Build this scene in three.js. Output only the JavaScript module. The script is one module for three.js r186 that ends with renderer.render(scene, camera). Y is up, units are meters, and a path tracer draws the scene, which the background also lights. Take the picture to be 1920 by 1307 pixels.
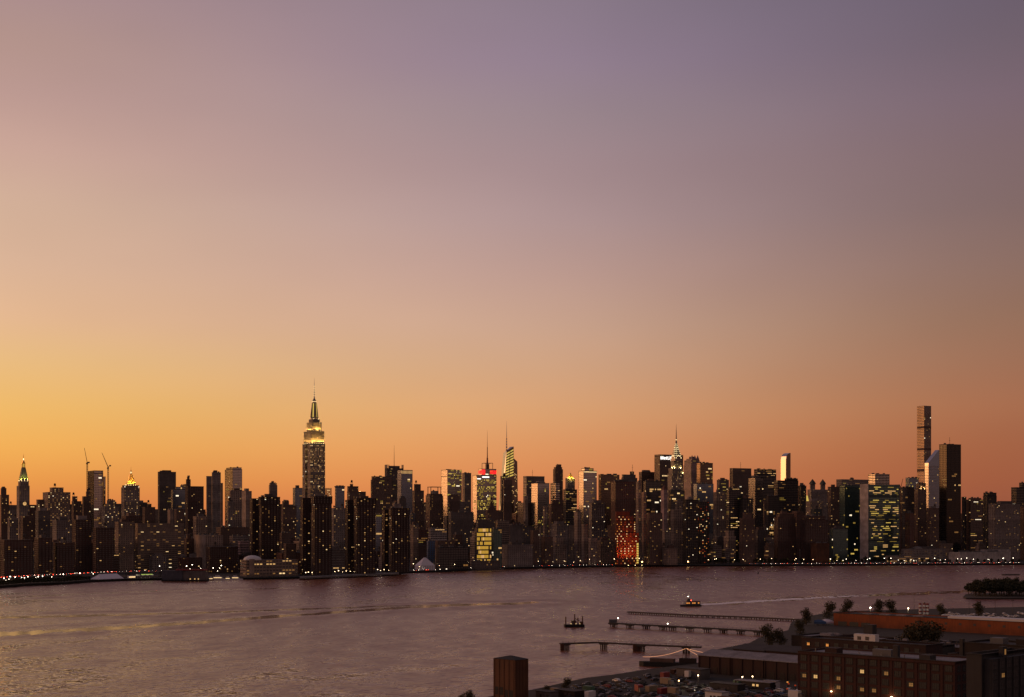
import * as THREE from 'three';
import { FontLoader } from 'three/addons/loaders/FontLoader.js';
import { TextGeometry } from 'three/addons/geometries/TextGeometry.js';
import { mergeGeometries } from 'three/addons/utils/BufferGeometryUtils.js';

// ------------------------------------------------------------------ camera, sky, sun, exposure
// view geometry in photograph pixels (1920 x 1307): level lens shifted up, horizon on row 980
const F = 2800, CX = 960, HY = 980, EYE = 80, PW = 1920, PH = 1307;
const scene = new THREE.Scene();
const camera = new THREE.PerspectiveCamera(2 * Math.atan(HY / F) * 180 / Math.PI, PW / (2 * HY), 5, 60000);
camera.position.set(0, EYE, 0);
camera.lookAt(0, EYE, -1000);
camera.setViewOffset(PW, 2 * HY, 0, 0, PW, PH);
camera.updateProjectionMatrix();
const SUN_AZ = -66;            // degrees from the view direction, outside the frame on the left
const lin = (v) => { v /= 255; return v <= 0.04045 ? v / 12.92 : Math.pow((v + 0.055) / 1.055, 2.4); };
{
  const el = [0, 0.41, 1.53, 2.78, 4.21, 6.02, 7.42, 9.43, 11.5, 13.4, 15.3, 17.2, 19.3, 32, 55, 90];
  const hex = (s) => s.trim().split(/\s+/).map((h) => [0, 2, 4].map((i) => lin(parseInt(h.slice(i, i + 2), 16))));
  const left = hex('d87e44 de8246 ec9b4b f3b058 f0ba69 e9bc82 e5b891 dbb498 d2af98 cba698 be9b93 b2928a a88b8d 8a7686 645c72 5c5058');
  const nearer = (k, f) => left.map((c, i) => c.map((v) => v * (1 + k * Math.exp(-el[i] / f))));   // the glow grows towards the place where the sun went down
  const cols = [
    [0, nearer(0.7, 9)],
    [24, nearer(0.35, 10)],
    [47, left],
    [66, hex('c87048 cd7348 da8752 de965f dba270 d2a582 cba48c c09d91 b29694 a78d8f 9e898f 968291 8d7c8a 786a7c 5e586e 5c5058')],
    [85, hex('90503c 96543e a05c40 a46345 a66c4e 9e7058 96705c 8c6e64 826a68 80696c 7a6670 70616c 6a5e6d 625a6a 5a5468 5c5058')],
    [125, hex('a46c58 a66e5a a8725e aa7664 a87868 a2786a 9c766a 94726a 8e6e6a 886c6a 826a6a 7e6868 7a6668 80706e 665a62 5c5058')],
    [180, hex('866a66 8e7068 98766c a07a70 9e7a72 987872 927470 8c706e 866c6c 826a6c 7e6a6a 7a686a 786668 80706e 665a62 5c5058')]];
  const catmull = (p0, p1, p2, p3, t) => 0.5 * (2 * p1 + (p2 - p0) * t + (2 * p0 - 5 * p1 + 4 * p2 - p3) * t * t + (3 * p1 - p0 - 3 * p2 + p3) * t * t * t);
  const atElev = (c, e) => { let i = 0; while (i < el.length - 2 && e > el[i + 1]) i++; const t = Math.min(1, Math.max(0, (e - el[i]) / (el[i + 1] - el[i]))); return [0, 1, 2].map((k) => c[i][k] * (1 - t) + c[i + 1][k] * t); };
  const W = 1024, H = 512, data = new Float32Array(W * H * 4);
  const tab = [];                                                   // one row of colours per degree of distance from the sun
  for (let j = 0; j < H; j++) {
    const e = Math.max(0, ((j + 0.5) / H - 0.5) * 180), rows = cols.map((c) => atElev(c[1], e));
    for (let i = 0; i < W; i++) {
      const az = ((i + 0.5) / W - 0.5) * 360;                        // equirectangular: u = atan2(z, x)
      const x = Math.cos(az * Math.PI / 180), z = Math.sin(az * Math.PI / 180);
      let a = Math.abs(Math.atan2(x, -z) * 180 / Math.PI - SUN_AZ); if (a > 180) a = 360 - a;
      let n = 0; while (n < cols.length - 2 && a > cols[n + 1][0]) n++;
      const t = (a - cols[n][0]) / (cols[n + 1][0] - cols[n][0]), R = (k) => rows[Math.min(cols.length - 1, Math.max(0, k))];
      const o = (j * W + i) * 4;
      for (let k = 0; k < 3; k++) data[o + k] = Math.max(0.005, catmull(n ? R(n - 1)[k] : R(1)[k], R(n)[k], R(n + 1)[k], R(n + 2)[k], t));
      const wisp = e > 0 ? 1 + 0.07 * (fbm(az * .16 + e * .12 + 40, e * .55 - az * .05 + 9, 4) - .5) * Math.min(1, e / 3) : 1;   // thin veils of high cloud
      for (let k = 0; k < 3; k++) data[o + k] *= wisp;
      data[o + 3] = 1;
    }
  }
  const sky = new THREE.DataTexture(data, W, H, THREE.RGBAFormat, THREE.FloatType);
  sky.mapping = THREE.EquirectangularReflectionMapping; sky.magFilter = THREE.LinearFilter; sky.minFilter = THREE.LinearFilter; sky.needsUpdate = true;
  scene.background = sky; scene.environment = sky;
}
const sun = new THREE.DirectionalLight(new THREE.Color(1, 0.42, 0.16), 1.1);   // afterglow just over the horizon: the sun has set
{
  const a = SUN_AZ * Math.PI / 180, e = 9 * Math.PI / 180;
  sun.position.set(Math.sin(a) * Math.cos(e), Math.sin(e), -Math.cos(a) * Math.cos(e)).multiplyScalar(6000);
  sun.position.z -= 2500; sun.target.position.set(0, 0, -2500);
  sun.castShadow = true; sun.shadow.radius = 60; sun.shadow.mapSize.set(4096, 4096);
  Object.assign(sun.shadow.camera, { left: -3500, right: 3500, top: 1500, bottom: -1500, near: 10, far: 14000 });
  scene.add(sun, sun.target);
}
const renderer = new THREE.WebGLRenderer({ antialias: true });
renderer.setSize(1024, 697);
renderer.toneMapping = THREE.LinearToneMapping;
renderer.toneMappingExposure = 1;
renderer.shadowMap.enabled = true;

// ------------------------------------------------------------------ helpers
let seed = 20151013;
const rnd = () => { seed = (seed + 0x6D2B79F5) | 0; let t = Math.imul(seed ^ (seed >>> 15), 1 | seed); t = (t + Math.imul(t ^ (t >>> 7), 61 | t)) ^ t; return ((t ^ (t >>> 14)) >>> 0) / 4294967296; };
const rr = (a, b) => a + (b - a) * rnd();
const pick = (a) => a[Math.floor(rnd() * a.length)];
const V = (x, y, z) => new THREE.Vector3(x, y, z);
const at = (x, y, D) => V((x - CX) / F * D, EYE - (y - HY) / F * D, -D);     // pixel + depth -> point
const depthAt = (y, h = 0) => F * (EYE - h) / (y - HY);                      // depth at which a ray through row y meets height h
const heightAt = (y, D) => EYE - (y - HY) / F * D;
const names = {};
const numbered = (n) => { const k = names[n] = (names[n] ?? -1) + 1; return k ? n + '_' + String(k).padStart(3, '0') : n; };
function thing(name, label, category, pos = [0, 0, 0], turn = 0, group) {
  const o = new THREE.Group(); o.name = numbered(name); o.position.set(...pos); o.rotation.y = turn;
  o.userData = { label, category }; if (group) o.userData.group = group;
  scene.add(o); return o;
}
function copyOf(src, pos, turn = 0, label, group, scale) {
  const o = src.clone(); o.name = numbered(src.userData.kindName ?? src.name.replace(/_\d{3}$/, ''));
  o.userData = { ...src.userData }; if (label) o.userData.label = label; if (group) o.userData.group = group;
  o.position.set(...pos); o.rotation.y = turn; if (scale) o.scale.set(...(Array.isArray(scale) ? scale : [scale, scale, scale]));
  scene.add(o); return o;
}
// collects flat faces, in metres; uv in metres along each face
class G {
  constructor() { this.p = []; this.t = []; this.sub = []; }
  quad(a, b, c, d) {
    this.p.push(a[0], a[1], a[2], b[0], b[1], b[2], c[0], c[1], c[2], a[0], a[1], a[2], c[0], c[1], c[2], d[0], d[1], d[2]);
    const L = Math.hypot(b[0] - a[0], b[1] - a[1], b[2] - a[2]), M = Math.hypot(d[0] - a[0], d[1] - a[1], d[2] - a[2]), u = (a[0] - a[2]) * 0.7, v = a[1];
    this.t.push(u, v, u + L, v, u + L, v + M, u, v, u + L, v + M, u, v + M); return this;
  }
  tri(a, b, c) { this.p.push(...a, ...b, ...c); this.t.push(a[0] + a[2], a[1], b[0] + b[2], b[1], c[0] + c[2], c[1]); return this; }
  box(x0, y0, z0, x1, y1, z1, skip = '') {
    const q = (a, b, c, d) => this.quad(a, b, c, d);
    if (!skip.includes('f')) q([x0, y0, z1], [x1, y0, z1], [x1, y1, z1], [x0, y1, z1]);
    if (!skip.includes('k')) q([x1, y0, z0], [x0, y0, z0], [x0, y1, z0], [x1, y1, z0]);
    if (!skip.includes('l')) q([x0, y0, z0], [x0, y0, z1], [x0, y1, z1], [x0, y1, z0]);
    if (!skip.includes('r')) q([x1, y0, z1], [x1, y0, z0], [x1, y1, z0], [x1, y1, z1]);
    if (!skip.includes('t')) q([x0, y1, z1], [x1, y1, z1], [x1, y1, z0], [x0, y1, z0]);
    if (!skip.includes('b')) q([x0, y0, z0], [x1, y0, z0], [x1, y0, z1], [x0, y0, z1]);
    return this;
  }
  // frustum between two horizontal rectangles [x0,x1,z0,z1] at y0 and y1
  frustum(A, y0, B, y1) {
    const P = (R, y) => [[R[0], y, R[3]], [R[1], y, R[3]], [R[1], y, R[2]], [R[0], y, R[2]]], a = P(A, y0), b = P(B, y1);
    for (let i = 0; i < 4; i++) { const j = (i + 1) % 4; this.quad(a[i], a[j], b[j], b[i]); }
    this.quad(b[0], b[1], b[2], b[3]); this.quad(a[3], a[2], a[1], a[0]); return this;
  }
  cyl(x, y0, z, r0, y1, r1, n = 12, x1 = x, z1 = z) {
    for (let i = 0; i < n; i++) {
      const s = i / n * 6.28319, e = (i + 1) / n * 6.28319, p = (r, a, y, cx, cz) => [cx + r * Math.cos(a), y, cz - r * Math.sin(a)];
      const A = p(r0, s, y0, x, z), B = p(r0, e, y0, x, z), C = p(r1, e, y1, x1, z1), D = p(r1, s, y1, x1, z1);
      if (r0 < 1e-3) this.tri(A, C, D); else if (r1 < 1e-3) this.tri(A, B, C); else this.quad(A, B, C, D);
      if (r1 > 1e-3) this.tri(D, C, [x1, y1, z1]); if (r0 > 1e-3) this.tri(B, A, [x, y0, z]);
    }
    return this;
  }
  bar(a, b, r, n = 5) {                                             // round bar between two points
    const A = V(...a), B = V(...b), d = B.clone().sub(A).normalize(), s = Math.abs(d.y) > 0.9 ? V(1, 0, 0) : V(0, 1, 0), u = s.clone().cross(d).normalize(), w = d.clone().cross(u);
    const ring = (c) => Array.from({ length: n }, (_, i) => { const t = i / n * 6.28319; return c.clone().addScaledVector(u, r * Math.cos(t)).addScaledVector(w, r * Math.sin(t)).toArray(); });
    const p = ring(A), q = ring(B);
    for (let i = 0; i < n; i++) { const j = (i + 1) % n; this.quad(p[i], p[j], q[j], q[i]); this.tri(q[i], q[j], b); this.tri(p[j], p[i], a); }
    return this;
  }
  dome(x, y, z, r, h, n = 20, m = 7) {
    for (let j = 0; j < m; j++) for (let i = 0; i < n; i++) {
      const f = (i, j) => { const t = i / n * 6.28319, q = j / m * 1.5708; return [x + r * Math.cos(q) * Math.cos(t), y + h * Math.sin(q), z - r * Math.cos(q) * Math.sin(t)]; };
      if (j === m - 1) this.tri(f(i, j), f(i + 1, j), f(i, j + 1)); else this.quad(f(i, j), f(i + 1, j), f(i + 1, j + 1), f(i, j + 1));
    }
    return this;
  }
  get empty() { return !this.p.length; }
  geo() {
    const g = new THREE.BufferGeometry();
    g.setAttribute('position', new THREE.Float32BufferAttribute(this.p, 3)); g.setAttribute('uv', new THREE.Float32BufferAttribute(this.t, 2));
    g.computeVertexNormals(); return g;
  }
  mesh(name, mat, parent, kind) {
    const m = new THREE.Mesh(this.geo(), mat); m.name = name; m.castShadow = m.receiveShadow = true; if (kind) m.userData.kind = kind;
    parent.add(m); return m;
  }
}
function mesh(geo, name, mat, parent) { const m = new THREE.Mesh(geo, mat); m.name = name; m.castShadow = m.receiveShadow = true; parent.add(m); return m; }

// ------------------------------------------------------------------ materials
function hash2(x, y) { let h = Math.imul(x, 374761393) + Math.imul(y, 668265263); h = Math.imul(h ^ (h >>> 13), 1274126177); return ((h ^ (h >>> 16)) >>> 0) / 4294967296; }
function vnoise(x, y, per) {
  const xi = Math.floor(x), yi = Math.floor(y), fx = x - xi, fy = y - yi, u = fx * fx * (3 - 2 * fx), v = fy * fy * (3 - 2 * fy);
  const w = per ? (n) => ((n % per) + per) % per : (n) => n;
  const a = hash2(w(xi), w(yi)), b = hash2(w(xi + 1), w(yi)), c = hash2(w(xi), w(yi + 1)), d = hash2(w(xi + 1), w(yi + 1));
  return (a + (b - a) * u) * (1 - v) + (c + (d - c) * u) * v;
}
function fbm(x, y, oct, per) { let s = 0, a = 0.5, n = 0; for (let i = 0; i < oct; i++) { s += a * vnoise(x, y, per); n += a; x *= 2; y *= 2; if (per) per *= 2; a *= 0.5; } return s / n; }
function grayTex(n, fn, wrap = THREE.RepeatWrapping) {
  const d = new Uint8Array(n * n * 4);
  for (let j = 0; j < n; j++) for (let i = 0; i < n; i++) { const v = Math.max(0, Math.min(255, 255 * fn(i / n, j / n))); const o = (j * n + i) * 4; d[o] = d[o + 1] = d[o + 2] = v; d[o + 3] = 255; }
  const t = new THREE.DataTexture(d, n, n); t.wrapS = t.wrapT = wrap; t.magFilter = THREE.LinearFilter; t.minFilter = THREE.LinearFilter; t.needsUpdate = true; return t;
}
// weathered masonry: mottling, rain streaks, soot patches (tile of 40 m)
const wallTex = grayTex(256, (u, v) => 0.52 + 0.3 * fbm(u * 6, v * 6, 4, 6) + 0.22 * fbm(u * 40, v * 5, 3, 5 * 8) * (0.4 + 0.6 * vnoise(u * 5, v * 5, 5)));
wallTex.colorSpace = THREE.SRGBColorSpace; wallTex.repeat.set(1 / 40, 1 / 40);
const roofTex = grayTex(256, (u, v) => 0.45 + 0.4 * fbm(u * 5, v * 5, 5, 5) + 0.15 * vnoise(u * 60, v * 60, 60));
roofTex.colorSpace = THREE.SRGBColorSpace; roofTex.repeat.set(1 / 30, 1 / 30);
const M = {};
const std = (name, rgb, rough = 0.85, extra = {}) => { const m = new THREE.MeshStandardMaterial({ roughness: rough, ...extra }); m.color.setRGB(...rgb); m.name = name; return M[name] = m; };
for (const [n, c] of Object.entries({
  brick: [.2, .08, .055], brown: [.2, .12, .09], dkbrick: [.115, .056, .042], tan: [.45, .33, .25], beige: [.52, .4, .32], grey: [.37, .315, .285], dkgrey: [.18, .155, .145],
  loftbrick: [.075, .017, .011], sootbrick: [.042, .011, .008], dimbrown: [.032, .017, .012], sootgrey: [.06, .053, .05], riverbrick: [.065, .033, .025],  // loft, brick, brown, grey: near-bank dusk darkness put into the base colours
  white: [.62, .56, .52], bronze: [.036, .028, .024], lime: [.5, .42, .35], teal: [.07, .1, .1], slate: [.1, .105, .13], rose: [.6, .41, .4], black: [.018, .017, .018], terracotta: [.26, .06, .025], marble: [.66, .58, .54], rust: [.16, .06, .025] }))  // rose lightened so pink light on the stepped tower sits in the colour
  std(n, c, 0.85, { map: wallTex });
std('roof', [.055, .05, .052], 0.9, { map: roofTex }); std('paleroof', [.34, .32, .34], 0.85, { map: roofTex }); std('steel', [.2, .2, .21], 0.45, { metalness: 0.7 }); std('iron', [.05, .045, .045], 0.6, { metalness: 0.4 });
std('timber', [.06, .045, .034], 0.9); std('orange', [.34, .075, .012], 0.8, { map: wallTex }); std('canvas', [.62, .6, .64], 0.8); std('concrete', [.28, .26, .245], 0.9, { map: wallTex }); std('asphalt', [.045, .042, .042], 0.95);
std('soil', [.035, .03, .025], 1); std('leaf', [.035, .036, .012], 0.9); std('autumn', [.055, .042, .012], 0.9); std('bark', [.05, .035, .025], 0.95); std('gold', [.75, .45, .12], 0.35, { metalness: 0.8 }); std('chrome', [.17, .155, .15], 0.4, { metalness: 0.9 });
std('redpaint', [.19, .018, .016], 0.6); std('bluepaint', [.035, .08, .17], 0.6); std('whitepaint', [.55, .53, .51], 0.55); std('greypaint', [.08, .08, .083], 0.55); std('blackpaint', [.02, .02, .022], 0.4); std('tanpaint', [.22, .16, .1], 0.65); std('greenpaint', [.05, .12, .07], 0.6); std('tire', [.02, .02, .02], 0.9);
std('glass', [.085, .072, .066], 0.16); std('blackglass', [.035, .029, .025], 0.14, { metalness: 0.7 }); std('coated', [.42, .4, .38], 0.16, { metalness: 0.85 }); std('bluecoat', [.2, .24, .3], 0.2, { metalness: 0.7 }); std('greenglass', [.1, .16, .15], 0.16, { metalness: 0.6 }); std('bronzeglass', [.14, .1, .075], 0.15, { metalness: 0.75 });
std('foam', [.8, .76, .74], 0.7);
const glow = (name, rgb, k) => { const m = new THREE.MeshStandardMaterial({ color: 0x111111, roughness: 0.6, emissiveIntensity: k }); m.emissive.setRGB(...rgb); m.name = name; return M[name] = m; };
glow('w1', [1, .46, .13], .22); glow('w2', [1, .56, .2], .7); glow('w3', [1, .66, .3], 1.2); glow('w4', [1, .82, .56], 1.4); glow('g1', [.92, .58, .1], .3); glow('g2', [1, .68, .14], .66); glow('r1', [1, .1, .02], .3); glow('o1', [1, .35, .07], .8);
glow('lamp', [1, .7, .38], 8); glow('lampwhite', [1, .86, .64], 9); glow('sodium', [1, .5, .17], 10); glow('headlight', [1, .82, .6], 18); glow('taillight', [1, .06, .02], 18); glow('signred', [1, .02, .02], 1.6); glow('signwhite', [1, .93, .85], 1.8); glow('string', [1, .42, .2], 1.3); glow('neon', [.6, .8, .12], .8); glow('crown', [1, .74, .36], 1.9); glow('atrium', [1, .55, .07], .5); glow('flood', [1, .72, .3], 8);
const MIX = { warm: [['w1', .7], ['w2', .23], ['w3', .055], ['w4', .015]], office: [['w1', .5], ['w2', .2], ['g1', .22], ['w4', .03], ['w3', .05]], green: [['g1', .62], ['g2', .32], ['w4', .06]], red: [['r1', .3], ['o1', .4], ['w3', .3]], cool: [['w1', .55], ['w2', .3], ['w4', .15]] };
const mixPick = (k) => { let t = rnd(); for (const [m, p] of MIX[k]) if ((t -= p) < 0) return m; return MIX[k][0][0]; };

// ------------------------------------------------------------------ building kit
// Manhattan's street grid stands 29 degrees to the view: fronts look along local +z, sides towards the sunset along local -x
const TH = 29 * Math.PI / 180, CO = Math.cos(TH), SI = Math.sin(TH), LAND = 3;
const U = (x) => (x - CX) / F;
const toGrid = (X, D) => [X * CO + D * SI, X * SI - D * CO];
function place(xl, xc, xr, D, ratio = 0.75) {
  const dims = (xc) => { const uc = U(xc); return { W: D * (U(xr) - uc) / (CO - U(xr) * SI), Dp: D * (uc - U(xl)) / (SI + U(xl) * CO) }; };
  if (xc == null) { let a = xl, b = xr; for (let i = 0; i < 30; i++) { xc = (a + b) / 2; const d = dims(xc); if (d.Dp / Math.max(d.W, 0.01) < ratio) a = xc; else b = xc; } }
  const X = U(xc) * D, [gx, gz] = toGrid(X, D);
  return { X, D, gx, gz, xc, ...dims(xc) };
}
const taken = [];
const hits = (p, m = 2) => taken.some((t) => p.gx < t[1] + m && p.gx + p.W > t[0] - m && p.gz - p.Dp < t[3] + m && p.gz > t[2] - m);
const claim = (p) => taken.push([p.gx, p.gx + p.W, p.gz - p.Dp, p.gz]);
function settle(xl, xc, xr, D, ratio) { let p = place(xl, xc, xr, D, ratio); for (let i = 0; i < 120 && hits(p); i++) { D += 8; p = place(xl, xc, xr, D, ratio); } claim(p); return p; }
// local rectangle of an upper tier whose outline spans columns xl..xr
function tierRect(p, xl, xr, k) {
  const aOf = (x, m) => (U(x) * (p.D + m * CO) - p.X + m * SI) / (CO - U(x) * SI);
  k ??= 0.5 * p.Dp * (1 - Math.min(1, (xr - xl) / (p.pxw ?? 1e9)));
  let a = aOf(xl, p.Dp - k), b = aOf(xr, k); if (b - a < 2) { const m = (a + b) / 2; a = m - 1; b = m + 1; }
  return [a, b, -(p.Dp - k), -k];
}
// sp, pr: share of a storey or bay that is wall; lit, sideLit: share of front and side windows with a lamp on inside; rows: share of storeys in late use
const STYLE = {
  punch: { fh: 3.2, sp: .42, pitch: 3.8, pr: .5, glass: 'glass', lit: .035, mix: 'warm' },
  apart: { fh: 2.95, sp: .45, pitch: 4.4, pr: .38, glass: 'glass', lit: .04, mix: 'warm' },
  ribbon: { fh: 3.8, sp: .5, pitch: 4.5, pr: .08, glass: 'glass', lit: .13, mix: 'office', run: 4, rows: .4 },
  fins: { fh: 3.8, sp: .24, pitch: 3, pr: .42, glass: 'glass', lit: .07, mix: 'office', run: 3 },
  curtain: { fh: 3.9, sp: .14, pitch: 3.2, pr: .07, glass: 'coated', lit: .11, mix: 'office', run: 3, rows: .45 },
  blank: { fh: 4, sp: .8, pitch: 12, pr: .6, glass: 'glass', lit: .01, mix: 'warm' } };
class Building {
  constructor(st) { this.st = st; this.core = new G(); this.wall = new G(); this.roofs = []; this.pent = []; this.lit = {}; }
  litQuad(m, a, b, c, d) { (this.lit[m] ??= new G()).quad(a, b, c, d); }
  // one storeyed block: glass core, spandrel rings, piers, parapet, lit windows
  block(R, y0, y1, o = {}) {
    const s = { ...this.st, ...o }, [x0, x1, z0, z1] = R, ins = 0.35, c = this.core, w = this.wall;
    c.box(x0 + ins, y0, z0 + ins, x1 - ins, y1, z1 - ins, 'b');
    const fh = s.fh, nf = Math.max(1, Math.round((y1 - y0) / fh)), h = (y1 - y0) / nf, e = 0.1;
    const ring = (a, b, q) => {                                      // band round the block; q = how far in from the wall line
      const X0 = x0 + q, X1 = x1 - q, Z0 = z0 + q, Z1 = z1 - q;
      w.box(X0, a, Z0, X1, b, Z1);
    };
    for (let i = 0; i < nf; i++) ring(y0 + i * h, y0 + (i + s.sp) * h, e);
    this.wall.box(x0 - .15, y1 - .7, z0 - .15, x1 + .15, y1 + .5, z1 + .15, 't');
    this.roofs.push(new G().quad([x0 - .15, y1 + .5, z1 + .15], [x1 + .15, y1 + .5, z1 + .15], [x1 + .15, y1 + .5, z0 - .15], [x0 - .15, y1 + .5, z0 - .15]));
    const faces = [['f', x1 - x0], ['l', z1 - z0], ['r', z1 - z0], ['k', x1 - x0]];
    for (const [f, len] of faces) {
      const P = (t, y, q) => f === 'f' ? [x0 + t, y, z1 - q] : f === 'k' ? [x1 - t, y, z0 + q] : f === 'l' ? [x0 + q, y, z0 + t] : [x1 - q, y, z1 - t];
      const slab = (t0, t1, q0, a = y0, b = y1 - .7) => { const A = P(t0, a, q0), B = P(t1, b, ins + .2); w.box(Math.min(A[0], B[0]), a, Math.min(A[2], B[2]), Math.max(A[0], B[0]), b, Math.max(A[2], B[2])); };
      if (s.solid?.includes(f)) { slab(0.02, len - 0.02, 0.04); continue; }
      const n = Math.max(1, Math.round(len / s.pitch)), d = len / n, pw = d * s.pr;
      if (pw > 0.2 || f !== 'k') for (let i = 0; i <= n; i++) slab(Math.max(0.03, i * d - pw / 2), Math.min(len - 0.03, i * d + pw / 2), 0.02 + (i === 0 || i === n ? 0.01 : 0));
      if (f === 'k') continue;
      for (let k = 0; k < nf; k++) {
        if (s.litRange && (k / nf < s.litRange[0] || k / nf > s.litRange[1])) continue;
        const rowP = 1.8 * s.lit * (s.rows ? (hash2(k * 7 + 3, Math.round(x0 * 3) + nf) < s.rows ? 1.8 : 0.25) : 1) * (f === 'f' ? 1 : s.sideLit ?? 0.7);
        for (let i = 0; i < n; i++) {
          if (rnd() > rowP / (s.run ? 1 + s.run / 2 : 1)) continue;
          const L = s.run ? 1 + Math.floor(rnd() * s.run) : 1, m = mixPick(s.mix);
          const ya = y0 + (k + s.sp) * h + .3, yb = y0 + (k + 1) * h - .25;
          for (let r = 0; r < L && i < n; r++, i++) { const t0 = i * d + pw / 2 + .1, t1 = (i + 1) * d - pw / 2 - .1; this.litQuad(m, P(t0, ya, ins - .07), P(t1, ya, ins - .07), P(t1, yb, ins - .07), P(t0, yb, ins - .07)); }
        }
      }
    }
  }
  finish(root, wallMat, glassMat, roofMat = 'roof') {
    if (!this.wall.empty) this.wall.mesh('facade', M[wallMat], root);
    if (!this.core.empty) this.core.mesh('glazing', M[glassMat], root);
    for (const g of this.roofs) g.mesh('roof', M[roofMat], root);
    for (const [m, g] of Object.entries(this.lit)) g.mesh('lit_window', M[m], root, 'stuff');
    for (const [g, n, m] of this.pent) g.mesh(n, M[m], root);
  }
}
const hOf = (y, p) => heightAt(y, p.D) - LAND;
function roofBits(b, R, y, kind) {
  const [x0, x1, z0, z1] = R, w = x1 - x0, d = z1 - z0;
  if (kind.includes('p')) { const g = new G(); const a = rr(.15, .3), c = rr(.55, .8); g.box(x0 + w * a, y + .5, z0 + d * .25, x0 + w * c, y + rr(4, 7), z0 + d * .75, 'b'); b.pent.push([g, 'penthouse', pick(['dkgrey', 'brown', 'grey'])]); }
  if (kind.includes('t')) {
    const x = x0 + w * rr(.2, .8), z = z0 + d * rr(.3, .7), g = new G().box(x - 1.7, y + 3.7, z - 1.7, x + 1.7, y + 4, z + 1.7); for (const [i, j] of [[-1, -1], [1, -1], [1, 1], [-1, 1]]) g.box(x + i * 1.4 - .15, y + .5, z + j * 1.4 - .15, x + i * 1.4 + .15, y + 3.75, z + j * 1.4 + .15);
    const t = new G().cyl(x, y + 4, z, 2.1, y + 7.6, 2, 10).cyl(x, y + 7.5, z, 2.3, y + 9, 0, 10); b.pent.push([g, 'tank_stand', 'iron'], [t, 'water_tank', 'timber']);
  }
  if (kind.includes('m')) { const x = x0 + w * rr(.35, .65), z = (z0 + z1) / 2, g = new G().bar([x, y + .4, z], [x, y + 16, z], .35, 5).bar([x - 2, y + 9, z], [x + 2, y + 9, z], .2, 4); b.pent.push([g, 'antenna_mast', 'iron']); }
  if (kind.includes('c')) for (let i = 0; i < 3; i++) { const x = x0 + w * (.08 + .3 * i), z = z0 + d * rr(.15, .7); b.pent.push([new G().box(x, y + .5, z, x + rr(1.5, .2 * w + 1.5), y + rr(1.8, 3.4), z + rr(1.5, 4), 'b'), 'cooling_unit', 'greypaint']); }
}
// table-driven tower: outline columns xl..xr, visible corner xc, roof row y, depth D; o.t = tiers [xl, xr, y], o.wings = further blocks [xl, xc, xr, y, depth offset]
function tower(name, label, xl, xc, xr, y, D, style, wall, o = {}) {
  const p = settle(xl, xc, xr, D, o.r); p.pxw = xr - xl;
  const root = thing(name, label, o.cat ?? 'building', [p.X, LAND, -p.D], TH, o.group);
  const st = { ...STYLE[style], ...o.s }, b = new Building(st);
  let h = hOf(y, p), R = [0, p.W, -p.Dp, 0];
  b.block(R, 0, h);
  for (const [a, c, yy, k] of o.t ?? []) { R = tierRect(p, a, c, k); const h2 = hOf(yy, p); b.block(R, h + .52, h2); h = h2; }
  for (const [a, m, c, yy, dD, so] of o.wings ?? []) {
    const q = place(a, m, c, p.D + dD), lx = q.gx - p.gx, lz = q.gz - p.gz; claim(q);
    b.block([lx, lx + q.W, lz - q.Dp, lz], 0, heightAt(yy, q.D) - LAND, so);
  }
  roofBits(b, R, h, o.roof ?? '');
  b.finish(root, wall, o.glass ?? st.glass, o.roofMat);
  return { root, p, h, R, b };
}

// ------------------------------------------------------------------ ground and water
const shorePx = [[-900, 1190], [-300, 1125], [0, 1103], [50, 1099], [120, 1096], [170, 1092], [230, 1089.5], [300, 1088], [400, 1088], [455, 1087], [540, 1086], [562, 1085], [650, 1081], [745, 1077], [767, 1075], [815, 1073.5], [890, 1070], [950, 1067.5], [1080, 1064.5], [1200, 1062.8], [1330, 1062], [1500, 1061.3], [1650, 1060.6], [1900, 1059.5], [2600, 1056]];
const shoreY = (x) => { let i = 0; while (i < shorePx.length - 2 && x > shorePx[i + 1][0]) i++; const [a, b] = [shorePx[i], shorePx[i + 1]], t = (x - a[0]) / (b[0] - a[0]); return a[1] + (b[1] - a[1]) * t; };
const shoreD = (x) => depthAt(shoreY(x));
function landSheet(name, pts, top, mat) {                            // pts: [X, D]
  const g = new G(), s = pts.map(([X, D]) => new THREE.Vector2(X, D));
  for (const f of THREE.ShapeUtils.triangulateShape(s, [])) g.tri(...f.map((i) => [s[i].x, top, -s[i].y]));
  for (let i = 0; i < s.length; i++) { const a = s[i], b = s[(i + 1) % s.length]; g.quad([a.x, -4, -a.y], [b.x, -4, -b.y], [b.x, top, -b.y], [a.x, top, -a.y]); }
  const m = g.mesh(name, mat, scene); m.userData.kind = 'structure'; return m;
}
const groundTex = grayTex(256, (u, v) => 0.35 + 0.6 * fbm(u * 7, v * 7, 5, 7)); groundTex.colorSpace = THREE.SRGBColorSpace; groundTex.repeat.set(1 / 60, 1 / 60);
const groundMat = std('ground', [.02, .018, .016], 0.95, { map: groundTex });
landSheet('city_ground', [...shorePx.map(([x, y]) => { const D = depthAt(y); return [U(x) * D, D]; }), [6000, 4500], [6000, 8200], [-6000, 8200], [-6000, 1400]], LAND, groundMat);
const bankPx = [[760, 1345], [860, 1326], [1000, 1303], [1055, 1290], [1100, 1280], [1150, 1274], [1200, 1266], [1235, 1261], [1312, 1252], [1340, 1226], [1405, 1213], [1425, 1202], [1478, 1188], [1484, 1172], [1515, 1161], [1565, 1152], [1700, 1148], [1920, 1143], [2500, 1136]];
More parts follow.
